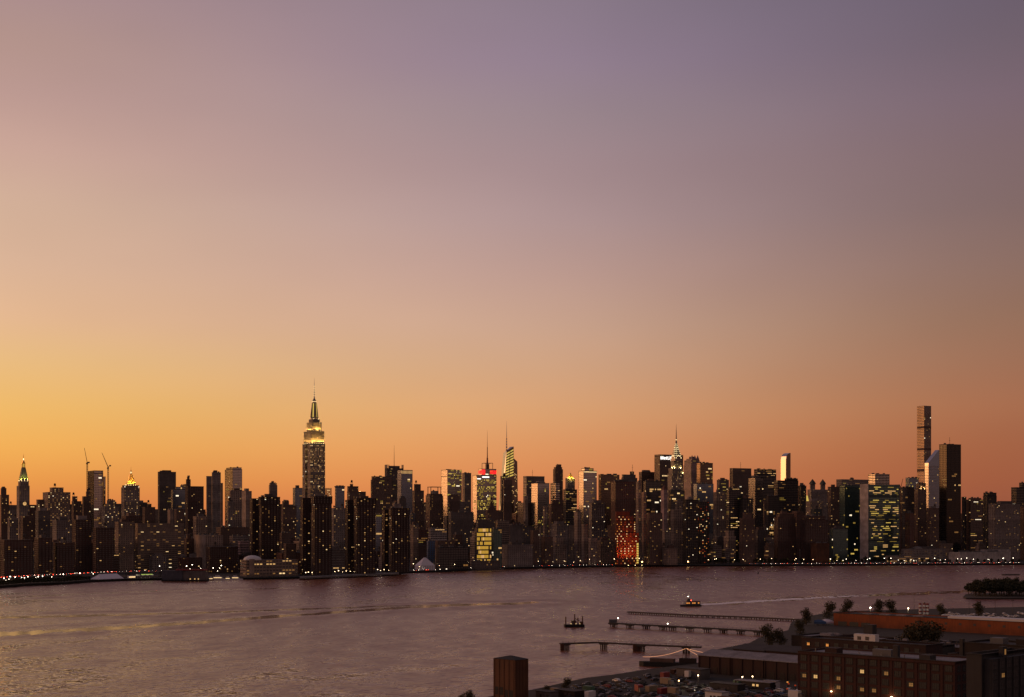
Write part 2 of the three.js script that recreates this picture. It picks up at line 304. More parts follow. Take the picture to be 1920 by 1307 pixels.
landSheet('waterfront_ground', [...bankPx.map(([x, y]) => { const D = depthAt(y); return [U(x) * D, D]; }), [4000, 1400], [4000, -1500], [-700, -1500], [-700, 250], [-60, 420]], 2.5, groundMat);
{
  const tile = 400, wn = 1024, waves = [];
  for (let i = 0; i < 90; i++) { const L = 1.9 * Math.pow(14, rnd()), a = rr(-1.1, 1.1) + (rnd() < .3 ? 1.6 : 0), kx = Math.round(Math.cos(a) * tile / L), ky = Math.round(Math.sin(a) * tile / L); waves.push([kx, ky, rr(0, 6.283), Math.pow(L, 0.6)]); }
  const tot = Math.sqrt(waves.reduce((s, w) => s + w[3] * w[3], 0));
  const d = new Float32Array(wn * wn), C = Array.from({ length: wn }, (_, i) => Math.cos(i / wn * 6.2831853)), S = C.map((_, i) => Math.sin(i / wn * 6.2831853));
  for (const [kx, ky, ph, A] of waves) {
    const cp = Math.cos(ph), sp = Math.sin(ph);
    for (let j = 0; j < wn; j++) { const bj = (((j * ky) % wn) + wn) % wn; for (let i = 0; i < wn; i++) { const n = (i * kx + bj) & (wn - 1); d[j * wn + i] += A * (C[(n + wn) & (wn - 1)] * cp - S[(n + wn) & (wn - 1)] * sp); } }
  }
  const px = new Uint8Array(wn * wn * 4);
  for (let i = 0; i < wn * wn; i++) { const v = 128 + 62 * d[i] / (tot * 0.75); px[i * 4] = px[i * 4 + 1] = px[i * 4 + 2] = Math.max(0, Math.min(255, v)); px[i * 4 + 3] = 255; }
  const bump = new THREE.DataTexture(px, wn, wn); bump.wrapS = bump.wrapT = THREE.RepeatWrapping; bump.magFilter = bump.minFilter = THREE.LinearFilter; bump.needsUpdate = true;
  // current slicks and old wakes: calmer water, laid out on the river in metres (X -1100..1100, depth 560..2960)
  const n = 1100, X0 = -1100, DX = 2200, D0 = 560, DD = 2400, q = new Uint8Array(n * n * 4);
  const wakes = [[[-40, 1192], [300, 1172], [560, 1152], [760, 1139], [1010, 1129]], [[-40, 1158], [420, 1148], [700, 1138], [905, 1132]], [[1315, 1131], [1480, 1122], [1700, 1113], [1930, 1104]], [[-20, 1122], [250, 1110], [520, 1103]]].map((w) => w.map(([x, y]) => { const D = depthAt(y); return [U(x) * D, D]; }));
  const seg = (x, y, a, b) => { const dx = b[0] - a[0], dy = b[1] - a[1], t = Math.max(0, Math.min(1, ((x - a[0]) * dx + (y - a[1]) * dy) / (dx * dx + dy * dy))); return Math.hypot(x - a[0] - t * dx, y - a[1] - t * dy); };
  for (let j = 0; j < n; j++) for (let i = 0; i < n; i++) {
    const X = X0 + DX * (i + .5) / n, D = D0 + DD * (j + .5) / n;
    const wx = 130 * (fbm(X / 260, D / 420, 3) - .5), wy = 220 * (fbm(X / 240 + 50, D / 380 + 9, 3) - .5);
    const r1 = fbm((X + wx) / 150, (D + wy) / 260, 4), r2 = fbm((X + wx * 1.6) / 60 + 31, (D + wy * 1.3) / 150 + 7, 4);
    const ridge = Math.pow(1 - Math.abs(2 * r2 - 1), 5);
    let calm = 0.9 * Math.max(0, ridge - .35) / .65 * Math.min(1, Math.max(0, (r1 - .42) * 6)) + .5 * Math.min(1, Math.max(0, (r1 - .55) * 5));
    const jx = X + wx * .12, jd = D + wy * .12;
    for (const w of wakes) { let m = 1e9; for (let k = 0; k < w.length - 1; k++) m = Math.min(m, seg(jx, jd, w[k], w[k + 1])); if (m < 100) calm += 0.85 * Math.exp(-Math.pow(m / 15, 2)) * (.5 + fbm(X / 30, D / 30, 2)) - .4 * Math.exp(-Math.pow((m - 42) / 18, 2)); }
    const rough = 0.3 - 0.18 * Math.max(-.4, Math.min(1, calm)) + .1 * (vnoise(X / 9, D / 22) - .5), o = (j * n + i) * 4;
    q[o] = q[o + 1] = q[o + 2] = Math.max(20, Math.min(255, 255 * rough)); q[o + 3] = 255;
  }
  const slick = new THREE.DataTexture(q, n, n); slick.wrapS = slick.wrapT = THREE.MirroredRepeatWrapping; slick.magFilter = slick.minFilter = THREE.LinearFilter; slick.needsUpdate = true;
  bump.repeat.set(DX / tile, DD / tile);
  const water = new THREE.MeshPhysicalMaterial({ roughness: 1, roughnessMap: slick, bumpMap: bump, bumpScale: 0.75, ior: 1.33 });
  water.color.setRGB(.2, .07, .035); water.name = 'river_water'; M.water = water;
  const g = new THREE.BufferGeometry(), Z = 6500, xs = [-Z, -1500, 0, 1500, Z], ds = [-3000, 400, 1000, 1800, 3200, 8300], pos = [], uv = [], idx = [];
  for (const D of ds) for (const X of xs) { pos.push(X, 0, -D); uv.push((X - X0) / DX, (D - D0) / DD); }
  for (let j = 0; j < ds.length - 1; j++) for (let i = 0; i < xs.length - 1; i++) { const a = j * xs.length + i, b = a + xs.length; idx.push(a, a + 1, b + 1, a, b + 1, b); }
  g.setAttribute('position', new THREE.Float32BufferAttribute(pos, 3)); g.setAttribute('uv', new THREE.Float32BufferAttribute(uv, 2)); g.setIndex(idx); g.computeVertexNormals();
  mesh(g, 'river_water', water, scene).userData.kind = 'structure';
}

// ------------------------------------------------------------------ landmark towers
const font = await new FontLoader().loadAsync('fonts/droid/droid_sans_bold.typeface.json');
function lettering(text, size, mat, parent, pos, turn = 0, slant = 0) {
  const g = new TextGeometry(text, { font, size, depth: .6, curveSegments: 3 }); if (slant) g.applyMatrix4(new THREE.Matrix4().makeShear(0, 0, slant, 0, 0, 0));
  const m = mesh(g, 'sign_lettering', mat, parent); m.position.set(...pos); m.rotation.y = turn; return m;
}
function lampAt(root, x, y, z, rgb, I, size = .45, aim) {           // a small floodlight: fitting that glows and its light; aim = [dx, dy, dz] for a beam
  const g = new G().box(x - size, y, z - size, x + size, y + .5, z + size); g.mesh('flood_lamp', M.flood, root);
  const l = aim ? new THREE.SpotLight(new THREE.Color(...rgb), I, 0, .62, .9, 2) : new THREE.PointLight(new THREE.Color(...rgb), I, 0, 2); l.position.set(x, y + 1.1, z); l.shadow.radius = 10; l.castShadow = true; l.name = 'floodlight'; root.add(l);
  if (aim) { l.target.position.set(x + aim[0], y + aim[1], z + aim[2]); root.add(l.target); }
}
function customBase(name, label, xl, xc, xr, D, cat = 'building') { const p = settle(xl, xc, xr, D); p.pxw = xr - xl; return { p, root: thing(name, label, cat, [p.X, LAND, -p.D], TH) }; }

// nearest rows first, so that later towers settle behind them
// --- four dark brick riverside towers on one platform
const WS = { s: { pitch: 5.2, pr: .62, sp: .4, lit: .07, sideLit: 1.1 } };
for (const [xl, xs, xc, xr, y, D, label] of [
  [563, 584, 590, 622, 931, 2165, 'broadest dark brick riverside tower, standing below the floodlit spire tower'],
  [647, 664, 670, 704, 935, 2225, 'dark brick riverside tower beside the brown ribbed tower'],
  [716, 730, 735, 767, 953, 2300, 'shortest dark brick riverside tower, next to the white pyramid tent'],
  [468, 486, 490, 524, 932, 2270, 'dark brick riverside tower behind the white domed school']]) {
  const p0 = place(xs, xc, xr, D); p0.pxw = xr - xs;
  const w = tower('riverside_tower', label, xs, xc, xr, y + 14, D, 'apart', 'riverbrick', { ...WS, cat: 'tower', group: 'brick towers on the river platform', t: [[xs - 1.5, xr + 1.2, y]], wings: [[xl, xl + 5, xs - 1, y + 3, 22]], roof: 'pc' });
}
tower('school_building', 'low tan riverside school with a white dome on its roof', 450, 462, 559, 1051, 2140, 'ribbon', 'tan', { cat: 'school', s: { lit: .25, pitch: 5, pr: .25, mix: 'warm', fh: 4.2 } });
{
  const { p, root, h } = (() => { const r = scene.children[scene.children.length - 1], q = place(450, 462, 559, 2140); return { p: q, root: r, h: hOf(1051, q) }; })();
  new G().dome(p.W * .17, h + .5, -p.Dp * .45, 13, 6.5, 28, 8).mesh('dome', M.whitepaint, root);
  new G().cyl(p.W * .1, 0, .6, 4, h + 2, 4, 16).mesh('stair_turret', M.tan, root);
}
// --- main list: name, label, left, corner, right, roof row, depth, style, wall
const L = [
  // left: brick housing blocks and Madison Square
  ['apartment_block', 'plain dark brick housing slab above the elevated road, with lone white window lights', 0, 8, 62, 1013, 2060, 'apart', 'dkbrick', { s: { lit: .03 } }],
  ['apartment_block', 'dark brick housing slab beside the tree-lined elevated road', 64, 72, 98, 1009, 2110, 'apart', 'dkbrick', { s: { lit: .02 } }],
  ['apartment_block', 'lowest dark brick housing block behind the white marquee tent', 100, 106, 140, 1018, 2130, 'apart', 'dkbrick', { s: { lit: .012 } }],
  ['apartment_block', 'dark brick block with pale cornice above the marquee tent', 136, 142, 172, 975, 2260, 'apart', 'dkbrick', { s: { lit: .02 }, roof: 'p' }],
  ['apartment_block', 'dark red block under the tan hospital wing corner', 174, 180, 214, 990, 2230, 'apart', 'dkbrick', { s: { lit: .02 }, roof: 't' }],
  ['hospital', 'tan slab hospital with a long olive ribbon-windowed wing', 215, 222, 252, 979, 2330, 'punch', 'tan', { s: { lit: .04 }, wings: [[253, 258, 345, 982, 30, { lit: .09, sp: .55, pr: .1, pitch: 5 }]], roof: 'p' }],
  ['office_block', 'squat block with one pale blank side above the moored barge shed', 365, 385, 418, 1004, 2370, 'punch', 'beige', { s: { solid: 'l', lit: .03 } }],
  ['brick_block', 'wide dark red block over the marina with a lit ground floor', 386, 394, 446, 1026, 2280, 'punch', 'dkbrick', { s: { lit: .05 } }],
  ['office_block', 'wide flat-roofed red-brown block with a pale roof edge', 405, 414, 467, 989, 2480, 'punch', 'brown', { s: { lit: .02 } }],
  ['office_block', 'low grey ribbon-windowed block beside the domed school', 430, 436, 466, 1006, 2400, 'ribbon', 'grey', { s: { lit: .04 } }],
  ['apartment_block', 'small block with striped rose bands behind the marina boats', 446, 450, 467, 1016, 2330, 'ribbon', 'rose', { s: { lit: .02 } }],
  ['apartment_block', 'small brown block next to the hospital wing end', 346, 350, 364, 1010, 2420, 'punch', 'brown', {}],
  ['apartment_tower', 'brown stepped apartment tower at the picture edge of the skyline, short of the green spire', 0, 3, 17, 928, 3000, 'punch', 'brown', { t: [[1, 12, 916]], s: { lit: .05 } }],
  ['apartment_block', 'grey block at the foot of the green-lit clock tower', 14, 18, 34, 972, 2760, 'punch', 'grey', { s: { lit: .06 } }],
  ['apartment_block', 'tall narrow brown block hiding the clock tower foot', 38, 43, 62, 968, 2700, 'punch', 'brown', { s: { lit: .04 }, roof: 't' }],
  ['apartment_tower', 'stepped tan apartment tower with many golden windows, right of the clock tower', 80, 90, 132, 923, 2900, 'punch', 'tan', { t: [[93, 119, 914]], wings: [[68, 71, 82, 937, 30]], s: { lit: .22 }, roof: 't' }],
  ['apartment_block', 'dark block under the golden-windowed stepped tower', 66, 72, 94, 958, 2640, 'punch', 'dkgrey', { s: { lit: .05 }, roof: 'p' }],
  ['apartment_block', 'wide dim block with a pale roof line above the brick housing', 98, 106, 135, 976, 2560, 'punch', 'grey', { s: { lit: .04 } }],
  ['loft_building', 'brown loft with a small roof cupola, beside the crane tower', 134, 138, 153, 940, 3050, 'punch', 'brown', { t: [[135, 145, 931]] }],
  ['loft_building', 'dark stepped brick tower in front of the red glass crane tower', 154, 157, 170, 931, 2990, 'punch', 'brown', { t: [[161, 169, 922]] }],
  ['office_block', 'low lit-window office block behind the second tower crane', 190, 197, 224, 950, 2900, 'punch', 'grey', { t: [[200, 216, 938]], s: { lit: .14 } }],
  ['loft_building', 'dim loft block below the gold-roofed tower', 228, 236, 266, 968, 2720, 'punch', 'dkbrick', { roof: 'pt' }],
  ['loft_building', 'brown loft block with a domed roof turret beside the gold-roofed tower', 267, 272, 291, 951, 3150, 'punch', 'brown', { t: [[276, 284, 945]] }],
  ['office_tower', 'flat dark slab tower left of the rounded glass tower', 295.7, 299, 330, 884.7, 3500, 'fins', 'dkgrey', { s: { lit: .015 } }],
  ['office_tower', 'glass tower with a curved shoulder and lit upper floors', 320, 324, 349, 918, 3250, 'curtain', 'slate', { glass: 'bluecoat', t: [[328, 349, 913], [338, 349, 910]], s: { lit: .2, mix: 'cool' } }],
  ['office_tower', 'dark brick tower with a slim lantern turret', 347, 352, 382, 912, 3150, 'punch', 'dkbrick', { t: [[348.5, 357.5, 899], [350.5, 355.5, 894]], s: { lit: .03 } }],
  ['apartment_block', 'narrow orange-tinted slab in front of the dark flat slab tower', 314, 319, 325, 956, 2950, 'blank', 'tan', {}],
  ['apartment_block', 'brown midrise below the lantern turret tower', 326, 331, 346, 955, 2850, 'punch', 'brown', { roof: 't' }],
  ['apartment_block', 'small tan slab pair left of the wide red-brown block', 362, 368, 389, 969, 2700, 'punch', 'tan', { s: { lit: .03 } }],
  ['office_tower', 'grey concrete slab tower in three steps', 397, 398, 414, 886, 3330, 'blank', 'grey', { wings: [[386.6, 388, 397, 893, 40, { lit: .02 }], [414, 415, 418, 906, 25]] }],
  ['office_tower', 'tall dark glass tower with an orange west face and stepped crown', 421.5, 436, 454, 880, 3650, 'curtain', 'bronze', { t: [[424, 453, 876.5]], s: { lit: .06 }, roof: 'c' }],
  ['office_tower', 'pale finned tower below the orange-faced glass tower', 430, 433, 457, 920, 3100, 'fins', 'beige', { s: { lit: .06, pitch: 4.5, pr: .35 } }],
  ['apartment_tower', 'peach-sided apartment tower next to the pale finned tower', 453.6, 461, 472, 921, 3000, 'apart', 'beige', { s: { lit: .05, solid: 'l' } }],
  ['apartment_block', 'slim grey slab in front of the pale finned tower', 426, 428, 440, 941, 2850, 'apart', 'grey', { s: { lit: .05 } }],
  ['office_tower', 'lone slim grey tower with a tapered top above the brick riverside tower', 504, 506, 520, 910, 4000, 'ribbon', 'grey', { t: [[505, 519, 906]], s: { lit: .02 } }],
  ['apartment_tower', 'brown tower with a small penthouse just left of the floodlit spire tower', 527, 531, 556, 949, 2850, 'punch', 'brown', { t: [[529, 542, 940]], s: { lit: .06 } }],
  ['office_block', 'dim yellow-banded block between two brick riverside towers', 524, 528, 545, 1000, 2500, 'ribbon', 'brown', { s: { lit: .25, mix: 'warm', rows: .4 } }],
  ['office_tower', 'blue glass tower at the foot of the floodlit spire tower', 549, 553, 567, 915, 3300, 'curtain', 'slate', { glass: 'bluecoat', s: { lit: .04 }, roof: 'p' }],
  // centre
  ['office_block', 'grey office block with scattered lit windows between two brick riverside towers', 621, 626, 648, 953, 2700, 'punch', 'grey', { s: { lit: .1 } }],
  ['office_tower', 'blue glass tower with an overhanging roof cap', 628, 630, 646, 914, 3450, 'curtain', 'slate', { glass: 'bluecoat', t: [[627, 647, 911.8, 0]], s: { lit: .02 } }],
  ['apartment_tower', 'stepped brown tower with a glowing roof terrace, right of the blue capped tower', 650.6, 655, 686, 922, 3000, 'punch', 'brown', { t: [[651, 672, 912], [656, 662, 908]], s: { lit: .08 } }],
  ['office_tower', 'broad brown ribbed tower with a notched crown', 695, 698, 736, 900, 3050, 'fins', 'brown', { t: [[696.5, 735, 893.5]], s: { lit: .08 } }],
  ['apartment_tower', 'slim dark tower in front of the pale lattice tower', 747.5, 750, 761.5, 934, 2900, 'punch', 'dkgrey', { s: { lit: .03 } }],
  ['apartment_block', 'blue-grey glass block between two brick riverside towers', 702, 705, 716, 965, 2600, 'curtain', 'slate', { glass: 'bluecoat', s: { lit: .1 } }],
  ['apartment_tower', 'stepped brown tower right of the pale lattice tower', 773, 777, 795, 920, 3250, 'punch', 'brown', { t: [[776, 789, 908]], s: { lit: .04 } }],
  ['apartment_block', 'blue-grey slab beside the shortest brick riverside tower', 768, 771, 779, 965, 2750, 'apart', 'slate', { s: { lit: .04 } }],
  ['apartment_block', 'low tan block above the white pyramid tent', 769, 775, 785, 985, 2560, 'punch', 'tan', {}],
  ['office_tower', 'dark tower with an open steel roof frame', 798, 806, 831, 929, 3150, 'punch', 'brown', { t: [[800, 829, 926]], s: { lit: .04 } }],
  ['hospital', 'white-banded hospital block with stacked balconies', 803, 807, 838, 992, 2580, 'ribbon', 'white', { s: { sp: .45, lit: .03 } }],
  ['construction_block', 'unlit block wrapped in blue netting behind the pyramid tent', 800, 803, 816, 1015, 2480, 'punch', 'bluepaint', { s: { lit: 0 } }],
  ['hospital', 'wide dark flat-topped hospital slab left of the golden atrium', 840, 846, 888, 961, 2760, 'punch', 'dkgrey', { s: { lit: .04 }, wings: [[832, 838, 840, 968, 12]], roof: 'c' }],
  ['scaffold_block', 'low black construction block with a bright work-light row', 818, 822, 878, 1027, 2450, 'ribbon', 'black', { s: { lit: .02, sp: .2 } }],
  ['hospital', 'dark-roofed block rising behind the golden atrium', 892, 897, 929, 975, 2640, 'punch', 'dkgrey', { s: { lit: .03 } }],
  ['hospital', 'pale banded block between the golden atrium and the grey slab', 929, 934, 955, 977, 2660, 'ribbon', 'beige', { s: { lit: .08 } }],
  ['hospital', 'plain dark grey windowless slab behind the low grey museum-like block', 956, 960, 980, 985, 2640, 'blank', 'dkgrey', { s: { solid: 'fl' } }],
  ['hospital', 'low broad grey block with a dark recess, right of the golden atrium', 941, 952, 1000, 1022, 2580, 'punch', 'grey', { s: { lit: .005, pr: .7 } }],
  ['research_block', 'teal glass strip tower against the golden atrium', 922, 925, 941, 992, 2560, 'curtain', 'teal', { glass: 'greenglass', s: { lit: .12, mix: 'cool' } }],
  ['pavilion', 'low dark pavilion on the shore in front of the golden atrium', 884, 889, 938, 1052.5, 2440, 'punch', 'dkgrey', { s: { lit: .05, fh: 4 } }],
  ['office_tower', 'square tower with a golden west face and dark crown, green-lit floors', 827, 838.7, 866, 893, 3900, 'curtain', 'bronze', { t: [[827.2, 865.8, 881]], s: { lit: .22, mix: 'green', sideLit: .1 } }],
  ['office_tower', 'slim grey finned tower between the two green-lit towers', 866.5, 871, 883.5, 887, 3700, 'fins', 'grey', { s: { lit: .03 } }],
  ['apartment_tower', 'brown slab in front of the green-lit dark-crowned tower', 842, 846, 862, 928, 3150, 'apart', 'brown', { s: { lit: .03 } }],
  ['apartment_tower', 'tall plain brown slab standing before the slanted crystal tower', 943, 945, 960, 900, 3300, 'punch', 'brown', { s: { lit: .012 }, roof: 'p' }],
  ['museum_block', 'dark block with a pale stepped dome roof, behind the hospital slabs', 910, 915, 942, 957, 2950, 'punch', 'brown', { t: [[914, 930, 952], [918, 926, 944], [920, 924, 940]], s: { lit: .03 } }],
  ['office_tower', 'tall grey banded tower with a rooftop mast, right of the crystal tower', 981, 987, 1021, 893, 3650, 'ribbon', 'grey', { s: { lit: .03 }, roof: 'm' }],
  ['office_tower', 'black glass tower with a glowing orange west face', 996, 1008, 1030, 906, 3350, 'curtain', 'black', { s: { lit: .07, mix: 'green', sideLit: .05 } }],
  ['apartment_tower', 'very slim beige slab left of the orange-faced black tower', 981, 985, 990, 930, 3050, 'apart', 'beige', { s: { lit: .02 } }],
  ['office_tower', 'slender tower with a wide flared crown', 1037, 1041, 1055.6, 880, 3600, 'punch', 'brown', { t: [[1038.5, 1054, 876], [1042, 1052.5, 872.3]], s: { lit: .03 } }],
  ['office_tower', 'small glass block with a golden reflective side below the flared-crown tower', 1032, 1042, 1050, 906, 3200, 'ribbon', 'bronze', { glass: 'coated', s: { sideLit: 0 } }],
  ['apartment_tower', 'narrow beige slab below the orange-faced black tower', 1018, 1021, 1027, 950, 2850, 'apart', 'beige', {}],
  ['apartment_block', 'brown blocks cluster with pitched roof tanks, below the slender crown tower', 1028, 1034, 1056, 945, 2900, 'punch', 'brown', { t: [[1034, 1048, 938]], s: { lit: .05 }, roof: 't' }],
  ['office_tower', 'dark tower with bright window stripes below the gold pyramid roof', 1056, 1061, 1082, 918, 3150, 'ribbon', 'black', { s: { lit: .3, mix: 'office', rows: .35 } }],
  ['office_tower', 'dark tower with a bright line of light under its roof and an orange side', 1085, 1094, 1119, 883, 3500, 'curtain', 'bronze', { t: [[1090, 1113, 878]], s: { lit: .1, sideLit: .05 } }],
  ['apartment_tower', 'tallest of the stepped beige apartment slabs near the water', 1076, 1083, 1090, 960, 2750, 'apart', 'beige', { s: { lit: .02, solid: '' }, wings: [[1090, 1095, 1103, 984, -30], [1103, 1108, 1120, 1010, -55]] }],
  ['apartment_tower', 'grey tower rising behind the stepped beige slabs', 1104, 1110, 1135, 943, 2900, 'apart', 'grey', { s: { lit: .04 }, roof: 'p' }],
  ['office_tower', 'broad black flat-topped tower behind the red-lit building', 1122, 1127, 1161.5, 890, 3400, 'curtain', 'black', { s: { lit: .06 }, glass: 'bronzeglass' }],
  ['apartment_tower', 'dark apartment tower with spiky rooftop antennas', 1165, 1168, 1195, 896, 3300, 'punch', 'dkgrey', { t: [[1166, 1192, 890], [1181, 1189, 884]], roof: 'm' }],
  ['apartment_tower', 'wide red-brown brick tower directly above the red-lit building', 1145, 1154, 1192, 903, 2850, 'apart', 'brick', { s: { lit: .03 }, roof: 'pc' }],
  ['apartment_tower', 'tall narrow beige slab right of the red-lit building', 1192, 1197, 1202, 904, 2800, 'apart', 'beige', { s: { lit: .02 } }],
  ['apartment_tower', 'lower thin tan slab beside the tall narrow beige slab', 1203, 1207, 1212, 923, 2740, 'apart', 'tan', { s: { lit: .02 } }],
  ['apartment_tower', 'dark brown apartment block in front of the pink pointed slab', 1212, 1218, 1242, 962, 2700, 'apart', 'brown', { s: { lit: .04 } }],
  ['office_tower', 'black glass block with cool white windows, left of the pink pointed slab', 1206, 1211, 1240, 902, 3150, 'curtain', 'black', { glass: 'glass', s: { lit: .14, mix: 'cool' } }],
  ['office_tower', 'low broad brown block left of the white-lettered slab', 1198, 1203, 1227, 885, 3950, 'ribbon', 'brown', { s: { lit: .02 } }],
  ['office_tower', 'dark glass tower at the foot of the chrome spire tower', 1253, 1258, 1284, 920, 3100, 'curtain', 'black', { glass: 'glass', s: { lit: .08, mix: 'office' } }],
  ['apartment_tower', 'stepped beige apartment block with a tall core, below the chrome spire', 1257, 1264, 1281, 956, 2820, 'apart', 'beige', { t: [[1266, 1281, 940]], s: { lit: .03 } }],
  ['apartment_tower', 'black apartment tower reaching down to the shore lights', 1281, 1286, 1309, 937, 2760, 'apart', 'black', { s: { lit: .06, mix: 'cool' }, roof: 'p' }],
  ['apartment_tower', 'dark tower with a vertical line of red windows', 1308, 1313, 1330, 941, 2800, 'apart', 'black', { s: { lit: .1, mix: 'red' } }],
  ['office_tower', 'grey-blue glass tower beside the pink stepped tower', 1300, 1307, 1338, 907, 3150, 'curtain', 'slate', { glass: 'bluecoat', s: { lit: .06 } }],
  ['office_tower', 'rose stepped tower with roof pinnacles, pink light painted into its walls', 1282, 1296, 1313, 872, 3700, 'fins', 'rose', { t: [[1283, 1312, 863], [1287, 1311, 860]], s: { lit: .05 } }],
  ['office_tower', 'dark glass tower with a striped lit side, right of the rose stepped tower', 1306, 1313, 1336.6, 868, 3500, 'curtain', 'bronze', { glass: 'bronzeglass', s: { lit: .05 } }],
  ['low_block', 'low beige waterfront block below the chrome spire tower', 1243, 1250, 1270.5, 1029, 2700, 'punch', 'tan', { s: { lit: .02 } }],
  // right
  ['office_tower', 'beige tower with an orange side, right of the grey-blue glass tower', 1337, 1344, 1361, 923, 3100, 'apart', 'tan', { s: { lit: .04 } }],
  ['office_tower', 'short green-lit tower left of the antenna-topped tower', 1344, 1349, 1367, 900, 3450, 'ribbon', 'dkgrey', { s: { lit: .4, mix: 'green' } }],
  ['office_tower', 'dark banded tower with thin lit floors, in front of the antenna-topped tower', 1362, 1367, 1393, 916, 2950, 'ribbon', 'black', { s: { lit: .16, rows: .3 } }],
  ['office_tower', 'bulky dark tower with a dark crown and a roof antenna', 1368, 1374, 1409, 888, 3650, 'fins', 'brown', { t: [[1368.2, 1408.8, 878]], s: { lit: .04 }, roof: 'm' }],
  ['office_tower', 'glass tower with a copper-orange west face between two dark towers', 1403, 1416, 1431.5, 896, 3350, 'curtain', 'black', { s: { lit: .03, sideLit: 0 } }],
  ['office_tower', 'dark square tower with a bright yellow stripe of windows', 1413.6, 1420, 1455.6, 890, 3800, 'ribbon', 'black', { t: [[1413.8, 1455.4, 880]], s: { lit: .2, rows: .2, mix: 'warm' } }],
  ['apartment_tower', 'rounded dark block below the copper-orange-faced tower', 1386, 1392, 1412, 935, 2950, 'apart', 'black', { s: { lit: .02 } }],
  ['apartment_tower', 'dark stepped block below the copper-orange-faced tower, down to the shore', 1386, 1393, 1416, 972, 2780, 'punch', 'brown', { t: [[1392, 1410, 962]], s: { lit: .03 }, roof: 't' }],
  ['office_tower', 'dark stepped tower mass in front of the golden curved tower', 1451, 1458, 1497, 901, 3300, 'ribbon', 'black', { t: [[1471, 1496, 897]], s: { lit: .05 } }],
  ['office_tower', 'black tower with a cluster of white windows below the yellow-striped tower', 1436, 1441, 1462, 930, 3050, 'curtain', 'black', { glass: 'glass', s: { lit: .35, mix: 'cool', litRange: [.2, .75] } }],
  ['apartment_tower', 'dark sloping block between the golden curved tower and the twin pointed towers', 1497, 1502, 1512, 911, 3350, 'punch', 'black', { s: { lit: .06 } }],
  ['apartment_tower', 'dark red-brown gothic apartment block facing the river', 1451, 1459, 1492, 970, 2850, 'apart', 'dkbrick', { t: [[1455, 1489, 964]], s: { lit: .012 } }],
  ['apartment_tower', 'second dark red-brown gothic block, below the twin pointed towers', 1501, 1510, 1553, 975, 2850, 'apart', 'dkbrick', { t: [[1506, 1548, 968]], s: { lit: .015 } }],
  ['apartment_tower', 'beige lit block in front of the twin pointed towers', 1511, 1520, 1543, 940, 3150, 'punch', 'beige', { s: { lit: .1 } }],
  ['apartment_tower', 'dark teal slab under the beige lit block', 1522, 1527, 1541, 955, 3000, 'apart', 'teal', { s: { lit: .03 } }],
  ['pump_house', 'plain rust-brown windowless block on the shore road', 1520, 1531, 1555, 1019, 2820, 'blank', 'rust', { s: { solid: 'fl', lit: 0 } }],
  ['office_tower', 'brown tower left of the green glass hotel tower', 1552, 1558, 1574, 913, 3250, 'apart', 'brown', { s: { lit: .05 }, roof: 'p' }],
  ['hotel_tower', 'green glass hotel tower beside the pale blank-ended slab', 1574, 1584, 1613, 914, 3020, 'curtain', 'teal', { glass: 'greenglass', s: { lit: .05, mix: 'green' }, t: [[1574.5, 1612, 910]] }],
  ['office_tower', 'wide dark tower with a slatted roof screen behind the green glass hotel', 1568, 1578, 1629, 899, 3400, 'ribbon', 'grey', { t: [[1593, 1601, 897]], s: { lit: .03 } }],
  ['office_block', 'grey glass office slab at the foot of the green glass hotel', 1555, 1562, 1590, 992, 2920, 'curtain', 'slate', { glass: 'greenglass', s: { lit: .06, mix: 'green' } }],
  ['office_tower', 'dark block with an orange west face above the pale blank-ended slab', 1628, 1641, 1668, 889, 3500, 'ribbon', 'black', { glass: 'coated', s: { sideLit: 0, lit: .02 } }],
  ['office_tower', 'dark tower filling the gap right of the green-windowed slab', 1688, 1692, 1714, 914, 3200, 'curtain', 'black', { glass: 'glass', s: { lit: .03 } }],
  ['office_tower', 'blue-green glass block left of the tallest slim tower', 1698, 1705, 1723, 896, 3750, 'curtain', 'teal', { glass: 'bluecoat', s: { lit: .15, mix: 'green' } }],
  ['apartment_tower', 'brown tower with a glowing golden crown, under the tallest slim tower', 1714, 1721, 1737, 917, 3050, 'apart', 'brown', { t: [[1717, 1736, 906]], s: { lit: .03 } }],
  ['apartment_tower', 'red-brown slab below the golden-crowned tower', 1697, 1706, 1714, 963, 2950, 'apart', 'brick', { s: { lit: .01 } }],
  ['apartment_tower', 'brown block in front of the slant-roofed tower', 1737, 1743, 1761, 953, 2980, 'apart', 'brown', { s: { lit: .05 } }],
  ['apartment_tower', 'dark block leaning out behind the black glass tower', 1803, 1806, 1812, 932, 3250, 'punch', 'black', { s: { lit: .04 } }],
  ['apartment_tower', 'dark hotel block right of the black glass tower', 1811, 1820, 1843, 937, 3250, 'ribbon', 'brown', { t: [[1816, 1840, 934]], s: { lit: .12 } }],
  ['apartment_tower', 'dark tower with a bulging rooftop, right of the hotel block', 1843, 1851, 1869, 930, 3400, 'punch', 'black', { t: [[1844, 1868.5, 924]], s: { lit: .03 }, roof: 'c' }],
  ['apartment_tower', 'wide grey apartment slab with scattered lights near the white low annexe', 1853, 1866, 1913, 945, 3000, 'apart', 'grey', { s: { lit: .03 }, roof: 'p' }],
  ['office_tower', 'dark stepped tower at the far end of the skyline past the grey slab', 1896, 1906, 1935, 914, 3500, 'ribbon', 'black', { t: [[1911, 1934, 905]], s: { lit: .04 } }],
  ['apartment_tower', 'dark tower at the end of the row behind the wide grey slab', 1912, 1922, 1960, 950, 3050, 'apart', 'brown', { s: { lit: .05 } }],
  ['assembly_hall', 'low pale hall with a shallow dome on the shore', 1690, 1706, 1773, 1030, 2930, 'blank', 'grey', { s: { solid: '', lit: .3, pr: .4, pitch: 8, mix: 'warm' } }],
